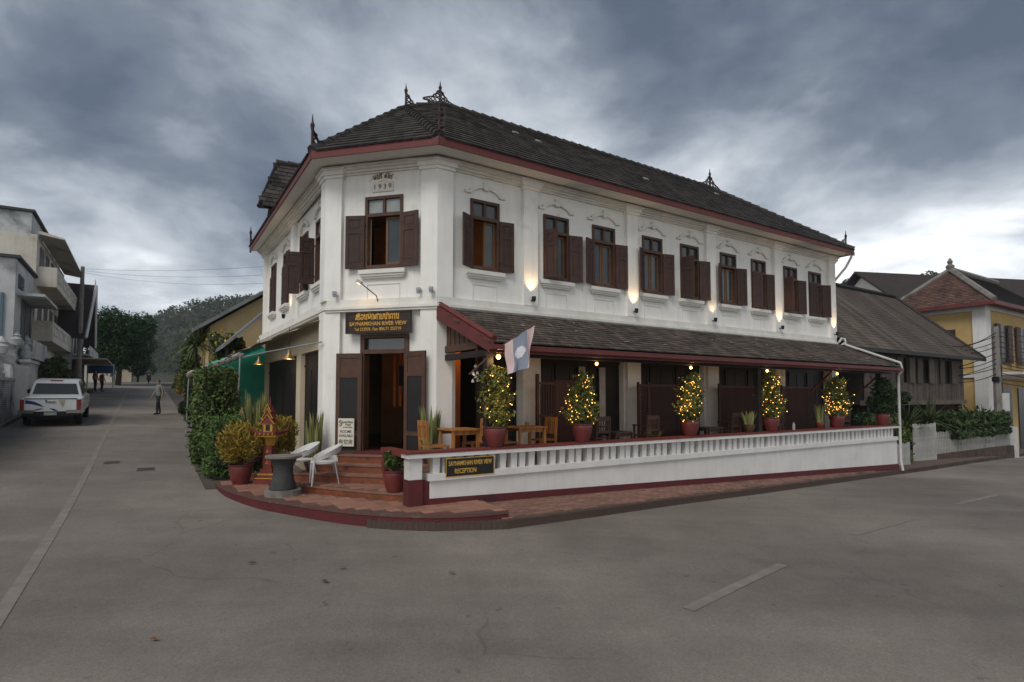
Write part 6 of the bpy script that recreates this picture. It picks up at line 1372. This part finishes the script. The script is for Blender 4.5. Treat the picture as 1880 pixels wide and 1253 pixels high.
# fence, gates, hedge, plants in front of the wooden house
PICK = mat('weathered_white_paint', (.42,.41,.39), (.30,.29,.27), 3, .8, streak=.4)
pm = mesh('picket', M().box(-.02,.02,-.012,.012,0,1), PICK)
def pickets(t, s0, s1, o, z0, z1, step, wd=1):
    n = int((s1-s0)/step)
    for i in range(n+1):
        x = put('picket', pm, t, (s0+i*step,-o,z0+random.uniform(-.01,.01))); x.scale = (wd,1,(z1-z0)+random.uniform(-.03,.03))
def gatebox(label, s0, s1, o, z0, z1, mid=None):
    t = rroot('picket_gate', label, 'gate', 'white picket gates beside the hotel'); pickets(t, s0+.03, s1-.03, o, z0, z1, .10 if not mid else .115)
    k = M()
    for z in (z0+.1, z1-.12)+((mid,) if mid else ()): k.box(s0,s1,-o+.012,-o+.04,z,z+.06)
    k.box(s0-.02,s0+.03,-o-.02,-o+.05,z0-.05,z1+.03); k.box(s1-.03,s1+.02,-o-.02,-o+.05,z0-.05,z1+.03); obj('gate_frame', k, PICK, t)
gatebox('small white picket gate against the end of the balustrade', 16.95, 18.25, 1.35, -.42, .42); gatebox('taller two-tier white picket gate before the spiky plants', 20.2, 22.1, .75, -.52, 1.0, .42)
pf_ = rroot('picket_fence', 'weathered picket fence on a low brick footing under the creeper hedge', 'fence'); pickets(pf_, 22.3, 31.2, .55, -.30, .62, .16, 1.5); k = M(); k.box(22.2,31.3,-.53,-.48,-.1,-.04); k.box(22.2,31.3,-.53,-.48,.4,.46); obj('fence_rail', k, PICK, pf_)
k = M(); k.box(18.3,20.2,-.7,-.45,-1.2,-.1); k.box(22.1,31.3,-.7,-.4,-1.4,-.32); obj('brick_footing', k, mat('mossy_brick', (.10,.062,.048), (.06,.045,.036), 3, .95, .4, 20, dirt=((.03,.032,.02),1.5,.5)), pf_); obj('end_post', M().box(31.2,31.45,-.8,-.5,-1.2,.6), PIPEW, pf_)
def rp(s, o, dz=0): q = WR(s,o); return (q.x,q.y,gz(q.x,q.y)+dz)
hedge('creeper_hedge', 'dense dark creeper hedge spilling over the picket fence', rp(27.4,.1,1.05), RZ_R, (3.5,.75,.55), 5200, .17, leafm('creeper_leaf', (.040,.066,.018), (.026,.046,.014)))
hedge('leafy_shrub', 'arching green shrub between the downpipe and the picket gates', rp(18.3,.6), RZ_R, (.65,.6,.9), 1800, .16, LF_IVY)
hedge('leafy_shrub', 'dark shrub mass under the wooden house', rp(19.8,-.3), RZ_R, (1.5,.5,1.0), 2200, .16, LF_DARK)
for s_, o_, st_, L_, lab in ((20.9,.2,1.5,1.25,'spiky yucca behind the taller picket gate'),(23.5,.0,1.75,1.4,'large spiky yucca before the board wall'),(30.6,-.3,1.7,1.3,'spiky yucca under the power pole')): rosette('yucca', lab, rp(s_,o_), 85, L_, .075, st_, LF_PALM, .5, 'yuccas along the picket fence')
t = tree('cloud_pruned_tree', 'dark cloud-pruned conifer before the board wall', rp(19.6,.1), (.8,.7,.75), 2.6, 2.2, 1800, LF_DARK, .13, 7, .06, 'tree')
# right power pole with a tangle of cables
rp_ = thing('power_pole', 'concrete power pole with tangled cables before the yellow house', 'pole', rp(31.3,.1,-.3), RZ_R); obj('shaft', M().tube([(0,0,0),(0,0,6.9)], [.2,.15], 8), CONC, rp_)
obj('meter_box', M().box(.2,.75,-.25,.15,2.6,3.5), PIPEW, rp_); k = M(); k.cbox((0,0,4.2),(.45,.3,.25)); k.cbox((.1,0,5.1),(.3,.3,.4)); k.tube([(.25,-.1,0),(.25,-.1,5)], .05, 6); obj('junction_box', k, IRON, rp_)
for i in range(11):
    z = 6.7-.27*i+random.uniform(-.08,.08); obj('cable', M().tube([Vector(p) for p in wire(((0,-.1,z),(14,-.6,z+random.uniform(-.2,.5))), random.uniform(.1,.5))], .022, 4), IRON, rp_)
    if i < 9: obj('cable', M().tube([Vector(p) for p in wire(((0,-.1,z),(-2.8,1.0+.9*random.random(),z-random.uniform(.3,1.0))), random.uniform(.05,.35))], .02, 4), IRON, rp_)

# ---------------------------------------------------------------- evening air
k = M().box(-420,420,-40,620,-8,95); hv = put('haze', mesh('haze', k, []))
hm = bpy.data.materials.new('evening_haze'); hm.use_nodes = True; hm.node_tree.nodes.clear(); pv = hm.node_tree.nodes.new('ShaderNodeVolumePrincipled'); ho = hm.node_tree.nodes.new('ShaderNodeOutputMaterial')
pv.inputs['Color'].default_value = (.75,.82,.92,1); pv.inputs['Density'].default_value = .00042; pv.inputs['Anisotropy'].default_value = .2; hm.node_tree.links.new(pv.outputs[0], ho.inputs['Volume']); hv.data.materials.append(hm); tag(hv, kind='stuff')
